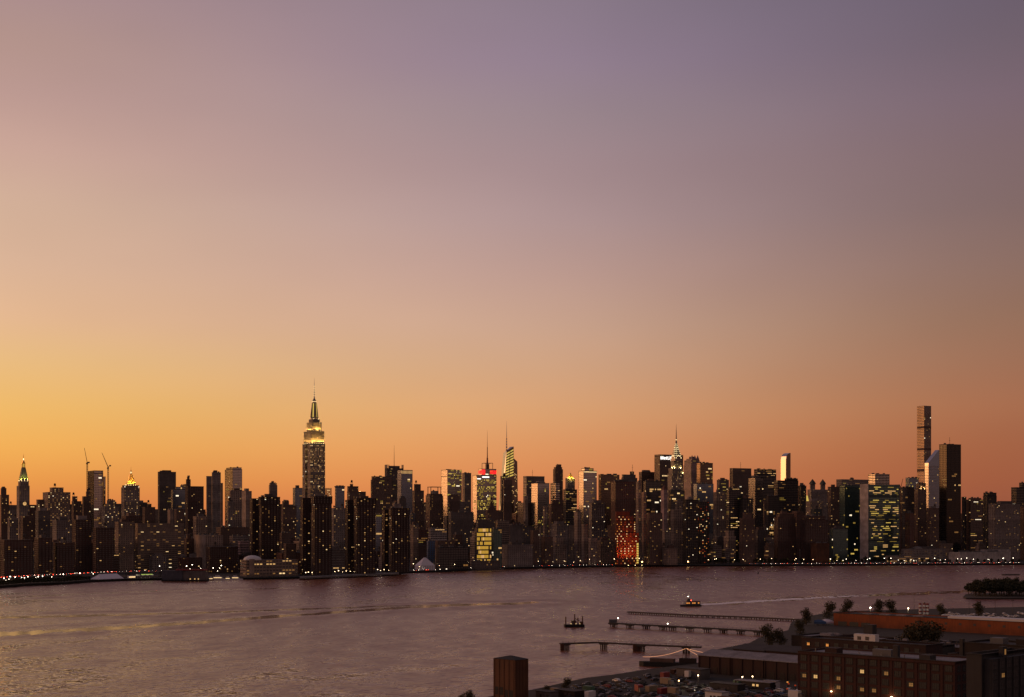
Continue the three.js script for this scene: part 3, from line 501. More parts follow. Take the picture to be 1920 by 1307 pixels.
  ['annexe', 'long low white annexe on the shore', 1779, 1800, 1895, 1036, 2880, 'blank', 'white', { s: { solid: 'fl', lit: 0 }, wings: [[1838, 1850, 1894, 1031, 60]] }],
  ['conference_building', 'low glass conference block with warm lit floors under the pale blank-ended slab', 1660, 1672, 1742, 1043, 2850, 'ribbon', 'lime', { s: { lit: .45, mix: 'warm' } }],
];
L.sort((a, b) => a[6] - b[6]);
const byLabel = {};
for (const a of L) { if (!a[9].roof && a[4] - a[2] > 9) a[9].roof = ['punch', 'apart'].includes(a[7]) ? pick(['pc', 't', 'c', 'pt']) : pick(['c', 'pc', 'c']); byLabel[a[1]] = tower(...a); }
const find = (s) => Object.entries(byLabel).find(([k]) => k.startsWith(s))[1];
{ // hall dome
  const { root, p, h } = find('low pale hall'); new G().dome(p.W * .3, h + .5, -p.Dp * .4, 10, 5, 20, 5).mesh('dome', M.grey, root);
}
{ // open roof frame
  const { root, R, h } = find('dark tower with an open steel'); const g = new G(), [x0, x1, z0, z1] = R, t = h + 14;
  for (const [x, z] of [[x0 + 2, z0 + 2], [x1 - 2, z0 + 2], [x0 + 2, z1 - 2], [x1 - 2, z1 - 2]]) g.box(x - .6, h + .5, z - .6, x + .6, t, z + .6);
  g.box(x0 + 1, t, z0 + 1, x1 - 1, t + 1.4, z0 + 2.4).box(x0 + 1, t, z1 - 2.4, x1 - 1, t + 1.4, z1 - 1).box(x0 + 1, t, z0 + 2.5, x0 + 2.4, t + 1.3, z1 - 2.5).box(x1 - 2.4, t, z0 + 2.5, x1 - 1, t + 1.3, z1 - 2.5); g.mesh('roof_frame', M.iron, root);
}
{ // bright line under the roof, roof pinnacles, glowing crowns
  const { root, p } = find('dark tower with a bright line'), y = hOf(885.5, p); new G().box(.5, y, .02, p.W - .5, y + 1.6, .3).mesh('roof_edge_light', M.w3, root);
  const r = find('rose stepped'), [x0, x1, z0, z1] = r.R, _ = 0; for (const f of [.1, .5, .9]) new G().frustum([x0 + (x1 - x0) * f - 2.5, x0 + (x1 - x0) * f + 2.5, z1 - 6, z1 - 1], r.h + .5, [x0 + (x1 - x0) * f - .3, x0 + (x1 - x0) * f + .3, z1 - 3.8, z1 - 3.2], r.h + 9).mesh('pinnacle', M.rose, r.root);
  const c = find('brown tower with a glowing golden crown'), [a0, a1, b0, b1] = c.R; for (const f of [.25, .75]) lampAt(c.root, a0 + (a1 - a0) * f, hOf(917, c.p) + .6, b1 + 1.2, [1, .6, .2], 160);
  const e = find('stepped brown tower with a glowing roof terrace'); lampAt(e.root, e.p.W * .7, hOf(922, e.p) + .6, -e.p.Dp * .4, [1, .75, .4], 300);
}
// golden atrium building: storeys of lit glass between dark floors
{
  const { p, root } = customBase('research_building', 'glowing golden glass atrium building near the water', 891, 894, 922, 2520);
  const h = hOf(991, p), n = 9, fh = h / n, W = p.W, g = new G(), c = new G().box(.6, 0, -p.Dp + .6, W - .6, h, -.6, 'b');
  for (let i = 0; i <= n; i++) g.box(0, i * fh, -p.Dp, W, i * fh + 2, 0); g.mesh('floor_slab', M.dkgrey, root); c.mesh('glazing', M.glass, root);
  for (let i = 0; i < n; i++) { const q = new G(), q2 = new G(); const m = Math.round(W / 3); for (let k = 0; k < m; k++) if (rnd() < .93) { const a = .6 + (W - 1.2) * k / m + .15, b = .6 + (W - 1.2) * (k + 1) / m - .15; (rnd() < .25 ? q2 : q).box(a, i * fh + 2.05, -.58, b, (i + 1) * fh - .1, -.45); } q.mesh('lit_window', M.atrium, root, 'stuff'); if (!q2.empty) q2.mesh('lit_window', M.w2, root, 'stuff'); }
  new G().box(W * .1, h + 2, -p.Dp * .8, W * .8, h + 8, -p.Dp * .2).mesh('penthouse', M.dkgrey, root);
}
// red-lit stepped building with brilliant lower floors
{
  const t = tower('office_tower', 'stepped building glowing red-orange with rows of lit windows by the river', 1153, 1156, 1198, 1000, 2690, 'punch', 'terracotta', { s: { lit: .36, mix: 'red', pitch: 4, fh: 4.4, sp: .5, sideLit: .3 }, t: [[1153.2, 1192, 978], [1153.4, 1188, 968]] });
  const R = tierRect(t.p, 1153.6, 1181); const y0 = t.h + .52, y1 = hOf(959, t.p); new G().box(R[0], y0, R[2], R[1], y1, R[3]).mesh('penthouse', M.terracotta, t.root);
  for (const x of [.2, .5, .8]) lampAt(t.root, t.p.W * x, .2, 24, [1, .13, .02], 5200, .4, [0, 34, -24]);
  for (let i = 0; i < 9; i++) new G().box(t.p.W - 5, i * 4.2 + 3, .05, t.p.W - 1, i * 4.2 + 6, .35).mesh('lit_window', M.g2, t.root);
}
// UN-type slab: marble end wall, green glass front with rows of lit offices
{
  const t = tower('secretariat_slab', 'pale blank-ended slab with a green glass front of yellow lit offices', 1613, 1628, 1687, 908.5, 2960, 'ribbon', 'teal', { glass: 'greenglass', s: { sp: .32, pitch: 4, pr: .05, lit: .0, fh: 3.7 } });
  const { p, root, h } = t, nf = Math.round(h / 3.7), fh = h / nf, n = Math.round(p.W / 2.6), d = p.W / n, lit = { g2: new G(), g1: new G(), w2: new G() };
  for (let k = 2; k < nf - 1; k++) {
    if (k % 12 === 9 || rnd() < .12) continue;
    for (let i = 1; i < n - 1; i++) { if (rnd() > .17) continue; const L = 2 + Math.floor(rnd() * 7), m = pick(['g2', 'g1', 'g1', 'w2']); const a = i, b = Math.min(n - 1, i + L); lit[m].box(a * d, k * fh + fh * .42, -.3, b * d - .4, (k + 1) * fh - .5, -.18); i = b + 1; }
  }
  for (const m in lit) lit[m].mesh('lit_window', M[m], root, 'stuff');
  new G().box(-.6, 0, -p.Dp - .2, -.02, h + 1.2, .3).mesh('end_wall', M.marble, root); new G().box(p.W + .02, 0, -p.Dp - .2, p.W + .6, h + 1.2, .3).mesh('end_wall', M.marble, root);
  const g = new G(); for (const f of [.26, .55, .84]) g.box(.02, h * f, -.12, p.W - .02, h * f + 4.4, .06); g.mesh('louvre_band', M.teal, root);
}
// Empire-State-type tower
{
  const { p, root } = customBase('skyscraper', 'tallest stepped limestone skyscraper with floodlit golden crown and antenna', 567, 582, 609.6, 3750, 'skyscraper');
  const b = new Building({ ...STYLE.fins, lit: .5, rows: .55, run: 2, mix: 'warm', pitch: 3.4, pr: .45, sideLit: .25 });
  const h0 = hOf(831.5, p), z = p.Dp, W = p.W;
  b.block([0, W, -z * .36, 0], 0, h0); b.block([5, W - 5, -z * .64, -z * .36 - .02], 0, h0 - .1); b.block([0, W, -z, -z * .64 - .02], 0, h0);
  let y = h0, tiers = [[569.5, 608, 808], [575, 603, 791], [579, 599.5, 785]].map(([a, c, yy]) => [tierRect(p, a, c), hOf(yy, p)]);
  for (const [R, hh] of tiers) { b.block(R, y + .52, hh, { lit: .02 }); y = hh; }
  b.finish(root, 'lime', 'glass');
  const R = tiers[2][0], cx = (R[0] + R[1]) / 2, cz = (R[2] + R[3]) / 2, m0 = hOf(782, p), m1 = hOf(752, p), m2 = hOf(745, p), tip = hOf(706.5, p);
  new G().cyl(cx, y + .5, cz, 10, m0, 9, 16).cyl(cx, m0 + .02, cz, 7.4, m1, 5, 16).cyl(cx, m1 + .02, cz, 5.6, m1 + 3, 5.6, 16).cyl(cx, m1 + 3.02, cz, 5, m2, 1.6, 16).mesh('mooring_mast', M.chrome, root);
  for (let i = 0; i < 4; i++) { const a = i * Math.PI / 2 + TH * 0, g = new G(); const ux = Math.cos(a), uz = Math.sin(a), px = -uz, pz = ux, P = (r, yy, s) => [cx + ux * r + px * s, yy, cz + uz * r + pz * s]; for (const s of [-1]) { const A = [P(7, m0, -1), P(11, m0, -1), P(6.4, m1 - 2, -1), P(5, m1 - 2, -1)], B = [P(7, m0, 1), P(11, m0, 1), P(6.4, m1 - 2, 1), P(5, m1 - 2, 1)]; g.quad(...A).quad(B[3], B[2], B[1], B[0]); for (let k = 0; k < 4; k++) { const q = (k + 1) % 4; g.quad(A[q], A[k], B[k], B[q]); } } g.mesh('mast_buttress', M.chrome, root); }
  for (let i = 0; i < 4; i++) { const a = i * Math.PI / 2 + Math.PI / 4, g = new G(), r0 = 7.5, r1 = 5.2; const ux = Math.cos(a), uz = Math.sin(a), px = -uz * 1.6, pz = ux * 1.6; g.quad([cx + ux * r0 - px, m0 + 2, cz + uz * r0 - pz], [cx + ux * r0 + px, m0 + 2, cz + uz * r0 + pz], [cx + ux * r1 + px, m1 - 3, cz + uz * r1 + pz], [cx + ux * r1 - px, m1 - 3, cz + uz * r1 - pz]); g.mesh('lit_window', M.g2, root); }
  new G().cyl(cx, m1 + .3, cz, 5.75, m1 + 2.2, 5.75, 16).mesh('lantern_light', M.w3, root);
  new G().cyl(cx, m2, cz, 1.7, m2 + 20, 1.3, 8).cyl(cx, m2 + 20.02, cz, .9, m2 + 36, .7, 8).cyl(cx, m2 + 36.02, cz, .5, tip, .15, 6).mesh('antenna', M.whitepaint, root);
  for (let i = 0; i < 5; i++) new G().cyl(cx, m2 + 6 + i * 6, cz, 1.9, m2 + 7.4 + i * 6, 1.9, 8).mesh('antenna_light', M.w3, root);
  const gold = [1, .56, .12], T1 = tiers[0][0], T2 = tiers[1][0];
  for (let i = 0; i < 6; i++) lampAt(root, T1[0] + (T1[1] - T1[0]) * (i + .5) / 6, h0 + .6, T1[3] + 1.6, gold, 5600, .45, [0, 12, -1.8]);
  for (let i = 0; i < 4; i++) lampAt(root, T1[0] - 1.5, h0 + .6, T1[2] + (T1[3] - T1[2]) * (i + .5) / 4, gold, 5000, .45, [1.7, 12, 0]);
  for (let i = 0; i < 4; i++) lampAt(root, T2[0] + (T2[1] - T2[0]) * (i + .5) / 4, tiers[0][1] + .6, T2[3] + 2, gold, 4300, .45, [0, 10, -2.2]);
  for (let i = 0; i < 3; i++) lampAt(root, T2[0] - 2, tiers[0][1] + .6, T2[2] + (T2[3] - T2[2]) * (i + .5) / 3, gold, 3900, .45, [2.2, 10, 0]);
  for (const s of [-1, 1]) lampAt(root, cx + s * 7, y + .7, R[3] - .8, gold, 260);
}
// clock tower with green-lit pyramid
{
  const { p, root } = customBase('clock_tower', 'slim clock tower with a green-lit pyramid roof and lantern', 31, 36, 55.5, 3180, 'tower');
  const b = new Building({ ...STYLE.punch, lit: .05 }), h0 = hOf(911, p), R1 = tierRect(p, 34, 54), h1 = hOf(902, p);
  b.block([0, p.W, -p.Dp, 0], 0, h0); b.block(R1, h0 + .52, h1, { lit: 0 }); b.finish(root, 'lime', 'glass');
  const cx = (R1[0] + R1[1]) / 2, cz = (R1[2] + R1[3]) / 2, w = (R1[1] - R1[0]) / 2 - .5, d = (R1[3] - R1[2]) / 2 - .5, h2 = hOf(876, p), h3 = hOf(864, p), h4 = hOf(850, p);
  new G().frustum([cx - w, cx + w, cz - d, cz + d], h1 + .52, [cx - 3.6, cx + 3.6, cz - 3.6, cz + 3.6], h2).mesh('pyramid_roof', M.lime, root);
  const g = new G(); for (let i = 0; i < 8; i++) { const a = i / 8 * 6.283; g.cyl(cx + 3 * Math.cos(a), h2, cz + 3 * Math.sin(a), .5, h2 + 9, .5, 6); } g.cyl(cx, h2 + 9, cz, 4, h2 + 10, 4, 12).cyl(cx, h2 + 10.02, cz, 3.2, h3 + 2, 1.2, 12).mesh('lantern', M.gold, root);
  new G().cyl(cx, h3 + 2, cz, 1, h3 + 6, .9, 8).mesh('lantern_light', M.crown, root); new G().cyl(cx, h3 + 6, cz, .8, h4, .1, 8).mesh('finial', M.gold, root); new G().cyl(cx, h2 + 1, cz, 1.8, h2 + 8, 1.8, 10).mesh('lantern_light', M.g2, root);
  const face = new THREE.CylinderGeometry(4, 4, .5, 28); face.rotateX(Math.PI / 2); const m = mesh(face, 'clock_face', M.w2, root); m.position.set(p.W * .52, hOf(944.5, p), .25); const rim = mesh(new THREE.TorusGeometry(4.2, .5, 6, 28), 'clock_rim', M.dkgrey, m); rim.position.z = .2; mesh(new THREE.BoxGeometry(.5, 3.4, .2), 'clock_hand', M.black, m).position.set(0, 1.5, .35); mesh(new THREE.BoxGeometry(2.6, .5, .2), 'clock_hand', M.black, m).position.set(1.2, 0, .5);
  for (const f of [.15, .5, .85]) lampAt(root, R1[0] + (R1[1] - R1[0]) * f, h1 + .6, R1[3] - .2, [.75, .95, .12], 1500, .45, [0, 9, -3]);
  for (const f of [.25, .75]) lampAt(root, R1[0] + .2, h1 + .6, R1[2] + (R1[3] - R1[2]) * f, [.75, .95, .12], 1200, .45, [3, 9, 0]);
}
// gold pyramid roof tower
{
  const { p, root } = customBase('office_tower', 'broad tower under a glowing gold pyramid roof and spire', 227, 233, 262, 3250, 'tower');
  const b = new Building({ ...STYLE.punch, lit: .12 }), h0 = hOf(914, p); b.block([0, p.W, -p.Dp, 0], 0, h0); const R1 = tierRect(p, 229, 260.5); b.block(R1, h0 + .52, hOf(910, p), { lit: .0 }); b.finish(root, 'lime', 'glass');
  const R = tierRect(p, 236, 255), y0 = hOf(910, p) + .52, y1 = hOf(887, p), cx = (R[0] + R[1]) / 2, cz = (R[2] + R[3]) / 2, w = (R[1] - R[0]) / 2, d = Math.min(w * 1.1, (R[3] - R[2]) / 2);
  new G().frustum([cx - w, cx + w, cz - d, cz + d], y0, [cx - 2, cx + 2, cz - 2, cz + 2], y1).mesh('pyramid_roof', M.gold, root);
  new G().cyl(cx, y1, cz, 1.9, y1 + 3.5, 1.9, 8).mesh('lantern_light', M.w3, root); new G().cyl(cx, y1 + 3.52, cz, 2.2, y1 + 8, .3, 8).cyl(cx, y1 + 8.02, cz, .4, hOf(875, p), .1, 6).mesh('spire', M.gold, root);
  const gd = [1, .55, .12]; for (const f of [-.8, -.3, .3, .8]) lampAt(root, cx + w * f, y0 + .2, cz + d + 2.5, gd, 5200, .45, [0, 12, -6]); for (const f of [-.6, .4]) lampAt(root, cx - w - 2.5, y0 + .2, cz + d * f, gd, 4600, .45, [6, 12, 0]);
  for (const f of [.05, .95]) new G().box(p.W * f - .8, h0 + .55, -2.2, p.W * f + .8, h0 + 2.2, -.6).mesh('corner_lamp', M.w4, root);
}
// red glass tower under construction and its two tower cranes
tower('glass_tower', 'glass tower under construction with a copper-red side beside two cranes', 164, 176, 193.5, 888, 3300, 'curtain', 'black', { s: { lit: .1, mix: 'cool', sideLit: 0 }, t: [[164.3, 193.3, 882.5]], wings: [[193.6, 194.4, 198, 894, 30, { lit: .2, mix: 'cool' }]] });
for (const [x, yb, yt, jx, jy, cx2, cy2, D, label] of [[163.5, 925, 867, 158, 840, 166.5, 866, 3255, 'tower crane with a steep jib left of the copper-red construction tower'], [202.7, 940, 876, 191, 849, 206.5, 872, 3290, 'tower crane with a raised jib right of the copper-red construction tower'], [1689, 930, 914, 1693, 898, 1686, 909, 3180, 'short red crane on the roofs left of the tallest slim tower']]) {
  const b0 = at(x, yb, D), root = thing('tower_crane', label, 'crane', [b0.x, LAND, b0.z]), rel = (X, Y) => { const q = at(X, Y, D); return [q.x - b0.x, q.y - LAND, 0]; };
  const T = rel(x, yt), J = rel(jx, jy), C = rel(cx2, cy2), g = new G(), w = 1.1;
  for (const [i, k] of [[-1, -1], [1, -1], [1, 1], [-1, 1]]) g.box(i * w - .22, 0, k * w - .22, i * w + .22, T[1], k * w + .22);
  for (let y = 0; y < T[1] - 5; y += 5) g.bar([-w, y, w], [w, y + 5, w], .14, 4).bar([w, y, -w], [-w, y + 5, -w], .14, 4); g.mesh('mast', M.rust, root);
  const j = new G(); j.bar([T[0], T[1] - 1, -.7], [J[0], J[1], 0], .4, 4).bar([T[0], T[1] - 1, .7], [J[0], J[1], 0], .4, 4).bar([T[0], T[1] + 1, 0], [J[0], J[1] + .3, 0], .35, 4); j.mesh('jib', M.rust, root);
  new G().bar([T[0], T[1], 0], C, .6, 5).box(C[0] - 1.6, C[1] - 3, -1.4, C[0] + 1.6, C[1], 1.4).mesh('counterweight', M.iron, root); new G().box(-1.6, T[1] - 4, 1.4, 1.6, T[1] - 1, 3.6).mesh('cab', M.greypaint, root);
}
// slim frame under construction beside the floodlit skyscraper
{
  const { p, root } = customBase('steel_frame', 'open steel frame under construction right of the floodlit skyscraper', 609.8, 612, 621.5, 3520, 'construction');
  const h = hOf(915, p), g = new G(), f = new G(); for (let i = 0; i <= 3; i++) for (let j = 0; j <= 2; j++) g.box(p.W * i / 3 - .35, 0, -p.Dp * j / 2 - .35, p.W * i / 3 + .35, h, -p.Dp * j / 2 + .35); g.mesh('column', M.iron, root);
  for (let y = 4; y < h; y += 4.2) f.box(.4, y, -p.Dp + .4, p.W - .4, y + .35, -.4); f.mesh('floor_deck', M.dkgrey, root, 'stuff'); const l = new G(); for (let k = 0; k < 8; k++) l.box(rr(.1, .9) * p.W, h - 6 - k * 4.2, -.3, rr(.1, .9) * p.W + 1, h - 5 - k * 4.2, .3); l.mesh('work_lamp', M.w3, root, 'stuff');
}
// lattice-screened tower with thin mast
{
  const t = tower('office_tower', 'grey tower with raised corner screens and a needle mast', 722, 726, 756, 878, 4500, 'fins', 'dkgrey', { s: { lit: .06 } }), { root, R, h, p } = t, [x0, x1, z0, z1] = R, g = new G();
  for (let i = 0; i < 5; i++) for (const [x, z] of [[x0 + i * 1.6, z1 + .8], [x1 - i * 1.6, z1 + .8], [x0 - .8, z1 - i * 1.6], [x0 - .8, z0 + i * 1.6], [x1 + .8, z1 - i * 1.6]]) g.box(x - .3, h - 30, z - .3, x + .3, h + 11, z + .3); g.mesh('screen_rod', M.grey, root, 'stuff');
  new G().cyl((x0 + x1) / 2, h + .5, (z0 + z1) / 2, 1.1, hOf(834, p), .2, 6).mesh('mast', M.iron, root); new G().box(x0 + 8, h + .5, z0 + 8, x1 - 8, h + 8, z1 - 8, 'b').mesh('penthouse', M.dkgrey, root);
}
// pale lattice tower, its west sunset reflection painted as white bands
{
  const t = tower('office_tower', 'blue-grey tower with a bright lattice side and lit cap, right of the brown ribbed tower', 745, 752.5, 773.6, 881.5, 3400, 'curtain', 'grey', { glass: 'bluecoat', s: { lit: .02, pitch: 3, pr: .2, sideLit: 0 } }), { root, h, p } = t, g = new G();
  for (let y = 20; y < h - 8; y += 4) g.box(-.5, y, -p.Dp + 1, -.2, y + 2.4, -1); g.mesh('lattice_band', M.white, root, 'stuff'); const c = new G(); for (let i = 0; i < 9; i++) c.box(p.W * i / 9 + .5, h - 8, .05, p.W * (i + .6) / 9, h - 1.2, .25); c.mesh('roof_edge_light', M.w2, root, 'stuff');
}
// red-sign tower with lattice mast
{
  const t = tower('office_tower', 'dark tower with red rooftop signs, green-lit floors and a tall lattice mast', 886, 894, 931, 891, 4150, 'curtain', 'black', { s: { lit: .42, mix: 'green', sideLit: .05 }, t: [[897, 930.5, 879]] }), { root, R, h, p } = t, [x0, x1, z0, z1] = R, cx = x0 + (x1 - x0) * .5, cz = (z0 + z1) / 2, s0 = hOf(890, p);
  lettering('H&M', 8, M.signred, root, [x0 + (x1 - x0) * .55, s0 + 2.4, z1 + .3], 0, .2).scale.set(.8, 1.35, 1);
  lettering('H&M', 9.5, M.signred, root, [x0 - .3 - .6, s0 + 2.4, z0 + 2], Math.PI / -2 + Math.PI, 0).rotation.y = -Math.PI / 2;
  new G().box(x0 - .5, s0 + 1, z1 + .2, x0 + 11, h - 2, z1 + .8).mesh('sign_panel', M.signred, root);
  new G().box(p.W * .28, hOf(895.6, p), .2, p.W * .62, hOf(893.2, p), .8).mesh('sign_panel', M.signwhite, root); new G().box(p.W * .02, hOf(898.6, p), .2, p.W * .2, hOf(897, p), .8).mesh('sign_panel', M.signwhite, root);
  const g = new G(); g.box(cx - 3.5, h + .5, cz - 3.5, cx + 3.5, h + 14, cz + 3.5, 'b'); for (const [i, k] of [[-1, -1], [1, -1], [1, 1], [-1, 1]]) g.box(cx + i * 11 - .5, h + .5, cz + k * 11 - .5, cx + i * 11 + .5, h + 17, cz + k * 11 + .5); for (const k of [-1, 1]) g.box(cx - 11, h + 16, cz + k * 11 - .4, cx + 11, h + 17.2, cz + k * 11 + .4).box(cx + k * 11 - .4, h + 16, cz - 10.5, cx + k * 11 + .4, h + 17.2, cz + 10.5); g.mesh('mast_base', M.iron, root);
  const tip = hOf(805.5, p), m = new G(); m.cyl(cx, h + 14.02, cz, 3, h + 32, 2.2, 6).cyl(cx, h + 32.02, cz, 1.5, h + 62, 1.1, 6).cyl(cx, h + 62.02, cz, .7, tip, .15, 6); m.mesh('mast', M.redpaint, root);
}
// crystal tower with slanted top
{
  const { p, root } = customBase('crystal_tower', 'faceted glass tower with a slanted glowing top and tall spire', 928, 938, 973, 4250, 'tower');
  const W = p.W, Z = p.Dp, h0 = hOf(862, p), hA = hOf(845, p), hB = hOf(836.5, p), base = [0, W, -Z, 0], q = (x, y, z) => [x, y, z], top = tierRect(p, 943.5, 961, Z * .3);
  const A = [[0, 0, 0], [W * .74, 0, 0], [W * .74, 0, -Z], [0, 0, -Z]], B = [[top[0], hA, -Z * .08], [top[1], hB, -Z * .08], [top[1], hB, -Z * .8], [top[0] + 2, hA - 6, -Z * .8]];
  const g = new G(); for (let i = 0; i < 3; i++) { const j = (i + 1) % 4; g.quad(A[i], A[j], B[j], B[i]); } g.quad(...B); g.mesh('glass_shaft', M.bronzeglass, root); new G().quad(A[3], A[0], B[0], B[3]).mesh('brightened_side', M.coated, root);  // shaft glass darkened, west side brightened: sunset contrast painted into the materials
  const x1 = tierRect(p, 944, 970, Z * .2)[1], A2 = [[W * .745, 0, -2], [W, 0, -2], [W, 0, -Z], [W * .745, 0, -Z]], B2 = [[W * .745, h0 + 6, -Z * .14], [x1, h0 - 4, -Z * .2], [x1, h0 - 4, -Z * .8], [W * .745, h0 + 6, -Z * .8]];
  const g2 = new G(); for (let i = 0; i < 4; i++) { const j = (i + 1) % 4; g2.quad(A2[i], A2[j], B2[j], B2[i]); } g2.quad(...B2); g2.mesh('lower_shaft', M.bronzeglass, root);
  const lerp = (a, b, t) => a.map((v, i) => v + (b[i] - v) * t), litOn = (a, b, c, d, n, m, f0, f1, prob, mat, off, name = 'lit_window') => { const gg = new G(); for (let k = 0; k < n; k++) for (let i = 0; i < m; i++) { if (rnd() > prob) continue; const v0 = f0 + (f1 - f0) * k / n, v1 = f0 + (f1 - f0) * (k + .5) / n, P = (u, v) => { const r = lerp(lerp(a, b, u), lerp(d, c, u), v); return [r[0] + off[0], r[1], r[2] + off[1]]; }; gg.quad(P((i + .08) / m, v0), P((i + .92) / m, v0), P((i + .92) / m, v1), P((i + .08) / m, v1)); } gg.mesh(name, M[mat], root, 'stuff'); };
  litOn(A[0], A[1], B[1], B[0], 10, 2, .72, .99, 1, 'g2', [0, .25]); litOn(A[0], A[1], B[1], B[0], 50, 10, .06, .7, .09, 'w2', [0, .25]); litOn(A2[0], A2[1], B2[1], B2[0], 60, 5, .06, .97, .12, 'w2', [0, .25]);
  const mx = top[0] + (top[1] - top[0]) * .25, g3 = new G(), tip = hOf(788, p); g3.cyl(mx, hA - 4, -Z * .4, 2.6, hA + 40, 1.5, 6).cyl(mx, hA + 40.02, -Z * .4, .9, tip, .15, 6); g3.mesh('spire', M.whitepaint, root); for (let i = 0; i < 5; i++) new G().cyl(mx, hA + 6 + i * 8, -Z * .4, 2.7 - i * .2, hA + 7.4 + i * 8, 2.7 - i * .2, 6).mesh('spire_light', M.o1, root);
}
{ // dark dome turret in front of the crystal tower
  const t = tower('apartment_tower', 'dark tower with a green-ringed dome top before the slanted crystal tower', 938, 941, 953, 893, 3560, 'punch', 'dkgrey', { s: { lit: .06 } }); new G().dome((t.R[0] + t.R[1]) / 2, t.h + .5, (t.R[2] + t.R[3]) / 2, Math.min(t.p.W, t.p.Dp) * .45, 8).mesh('dome', M.black, t.root); const g = new G(); for (let i = 0; i < 4; i++) g.box(t.p.W * (i + .3) / 4, t.h - 4, .05, t.p.W * (i + .7) / 4, t.h - 1.5, .3); g.mesh('roof_edge_light', M.g2, t.root, 'stuff');
}
{ // small gold pyramid
  const t = tower('office_tower', 'dim tower with a small glowing gold pyramid cap', 1060, 1064, 1078, 897, 3420, 'punch', 'grey', { s: { lit: .04 } }), [x0, x1, z0, z1] = t.R, cx = (x0 + x1) / 2, cz = (z0 + z1) / 2; new G().frustum([cx - 6, cx + 6, cz - 6, cz + 6], t.h + .5, [cx - .6, cx + .6, cz - .6, cz + .6], t.h + 13).mesh('pyramid_roof', M.gold, t.root);
  for (const [a, b] of [[-4, 8], [4, 8], [-8, 3]]) lampAt(t.root, cx + a, t.h + .6, cz + b, [1, .7, .12], 520);
}
// wide slab with white letters
{
  const t = tower('office_slab', 'broad brown slab with white rooftop lettering behind the chrome spire tower', 1227, 1237, 1281, 856, 3900, 'fins', 'brown', { s: { lit: .025 }, t: [[1227.2, 1281, 852.4]] }), { root, p } = t, y = hOf(862.5, p);
  lettering('MetLife', 8.4, M.signwhite, root, [p.W * .02, y + 1.5, .3]); const g = new G(); for (let i = 0; i < 6; i++) g.box(8 + i * 4.4, hOf(893, p), .05, 10.6 + i * 4.4, hOf(891, p), .3); g.mesh('lit_window', M.w3, root, 'stuff');
}
// chrome spire tower
{
  const { p, root } = customBase('skyscraper', 'slim tower with a chrome sunburst crown of lit triangles and a needle spire', 1251.5, 1260, 1282, 3560, 'skyscraper');
  const b = new Building({ ...STYLE.punch, fh: 3.7, pitch: 3.2, lit: .16 }), h0 = hOf(888, p), h1 = hOf(878, p), h2 = hOf(864, p), R1 = tierRect(p, 1253.5, 1281), R2 = tierRect(p, 1257.5, 1278.5);
  b.block([0, p.W, -p.Dp, 0], 0, h0); b.block(R1, h0 + .52, h1, { lit: .1 }); b.block(R2, h1 + .52, h2, { lit: .04 }); b.finish(root, 'lime', 'glass');
  const cx = (R2[0] + R2[1]) / 2, cz = (R2[2] + R2[3]) / 2, w0 = 9.8, top = hOf(824, p), H = top - h2;
  const lv = 7; for (let k = 0; k < lv; k++) {
    const f = k / lv, w = w0 * (1 - f * .86), yb = h2 + .5 + H * (.78 * f), ah = H * (.36 - .2 * f), g = new G(), n = 12, dep = w * .98;
    const A = (i) => { const t = -1 + 2 * i / n; return [t * w, ah * (1 - Math.pow(Math.abs(t), 2.2))]; };
    for (let i = 0; i < n; i++) { const [xa, ya] = A(i), [xb, yb2] = A(i + 1);
      g.quad([cx + xa, yb + ya, cz + dep], [cx + xb, yb + yb2, cz + dep], [cx + xb, yb + yb2, cz - dep], [cx + xa, yb + ya, cz - dep]); g.quad([cx + dep, yb + ya, cz - xa], [cx + dep, yb + yb2, cz - xb], [cx - dep, yb + yb2, cz - xb], [cx - dep, yb + ya, cz - xa]);
      for (const s of [1, -1]) { g.quad([cx + s * xa, yb - 1, cz + s * dep], [cx + s * xb, yb - 1, cz + s * dep], [cx + s * xb, yb + yb2, cz + s * dep], [cx + s * xa, yb + ya, cz + s * dep]); g.quad([cx + s * dep, yb - 1, cz - s * xa], [cx + s * dep, yb - 1, cz - s * xb], [cx + s * dep, yb + yb2, cz - s * xb], [cx + s * dep, yb + ya, cz - s * xa]); } }
    g.mesh('crown_arch', M.chrome, root);
    const l = new G(), m = k > 4 ? 3 : 5; for (let i = 0; i < m; i++) { const t = -.72 + 1.44 * i / (m - 1), x = t * w, y = yb + ah * (1 - Math.pow(Math.abs(t), 2.2)) * .62, s = w * .13 + .35, hh = Math.min(3, ah * .16 + .9); for (const o of [1, -1]) { l.tri([cx + o * (x - s), y, cz + o * (dep + .15)], [cx + o * (x + s), y, cz + o * (dep + .15)], [cx + o * x, y + hh, cz + o * (dep + .15)]); l.tri([cx + o * (dep + .15), y, cz - o * (x - s)], [cx + o * (dep + .15), y, cz - o * (x + s)], [cx + o * (dep + .15), y + hh, cz - o * x]); } } l.mesh('triangle_window_light', M.crown, root, 'stuff');
  }
  new G().cyl(cx, h2 + H * .86, cz, 2.2, top + 6, 1.2, 8).cyl(cx, top + 6.02, cz, 1.2, hOf(793.5, p), .12, 8).mesh('needle_spire', M.chrome, root); new G().cyl(cx, top - 1, cz, 1.75, top + 1, 1.75, 8).mesh('spire_light', M.w3, root);
  for (const f of [.2, .8]) lampAt(root, R1[0] + (R1[1] - R1[0]) * f, h1 + .6, R2[3] + 1, [1, .8, .3], 300); lampAt(root, R2[0] - 1, h1 + .6, cz, [1, .8, .3], 260); lampAt(root, R1[1] - 1, h0 + .6, R1[3] + .8, [1, .8, .3], 260);
}
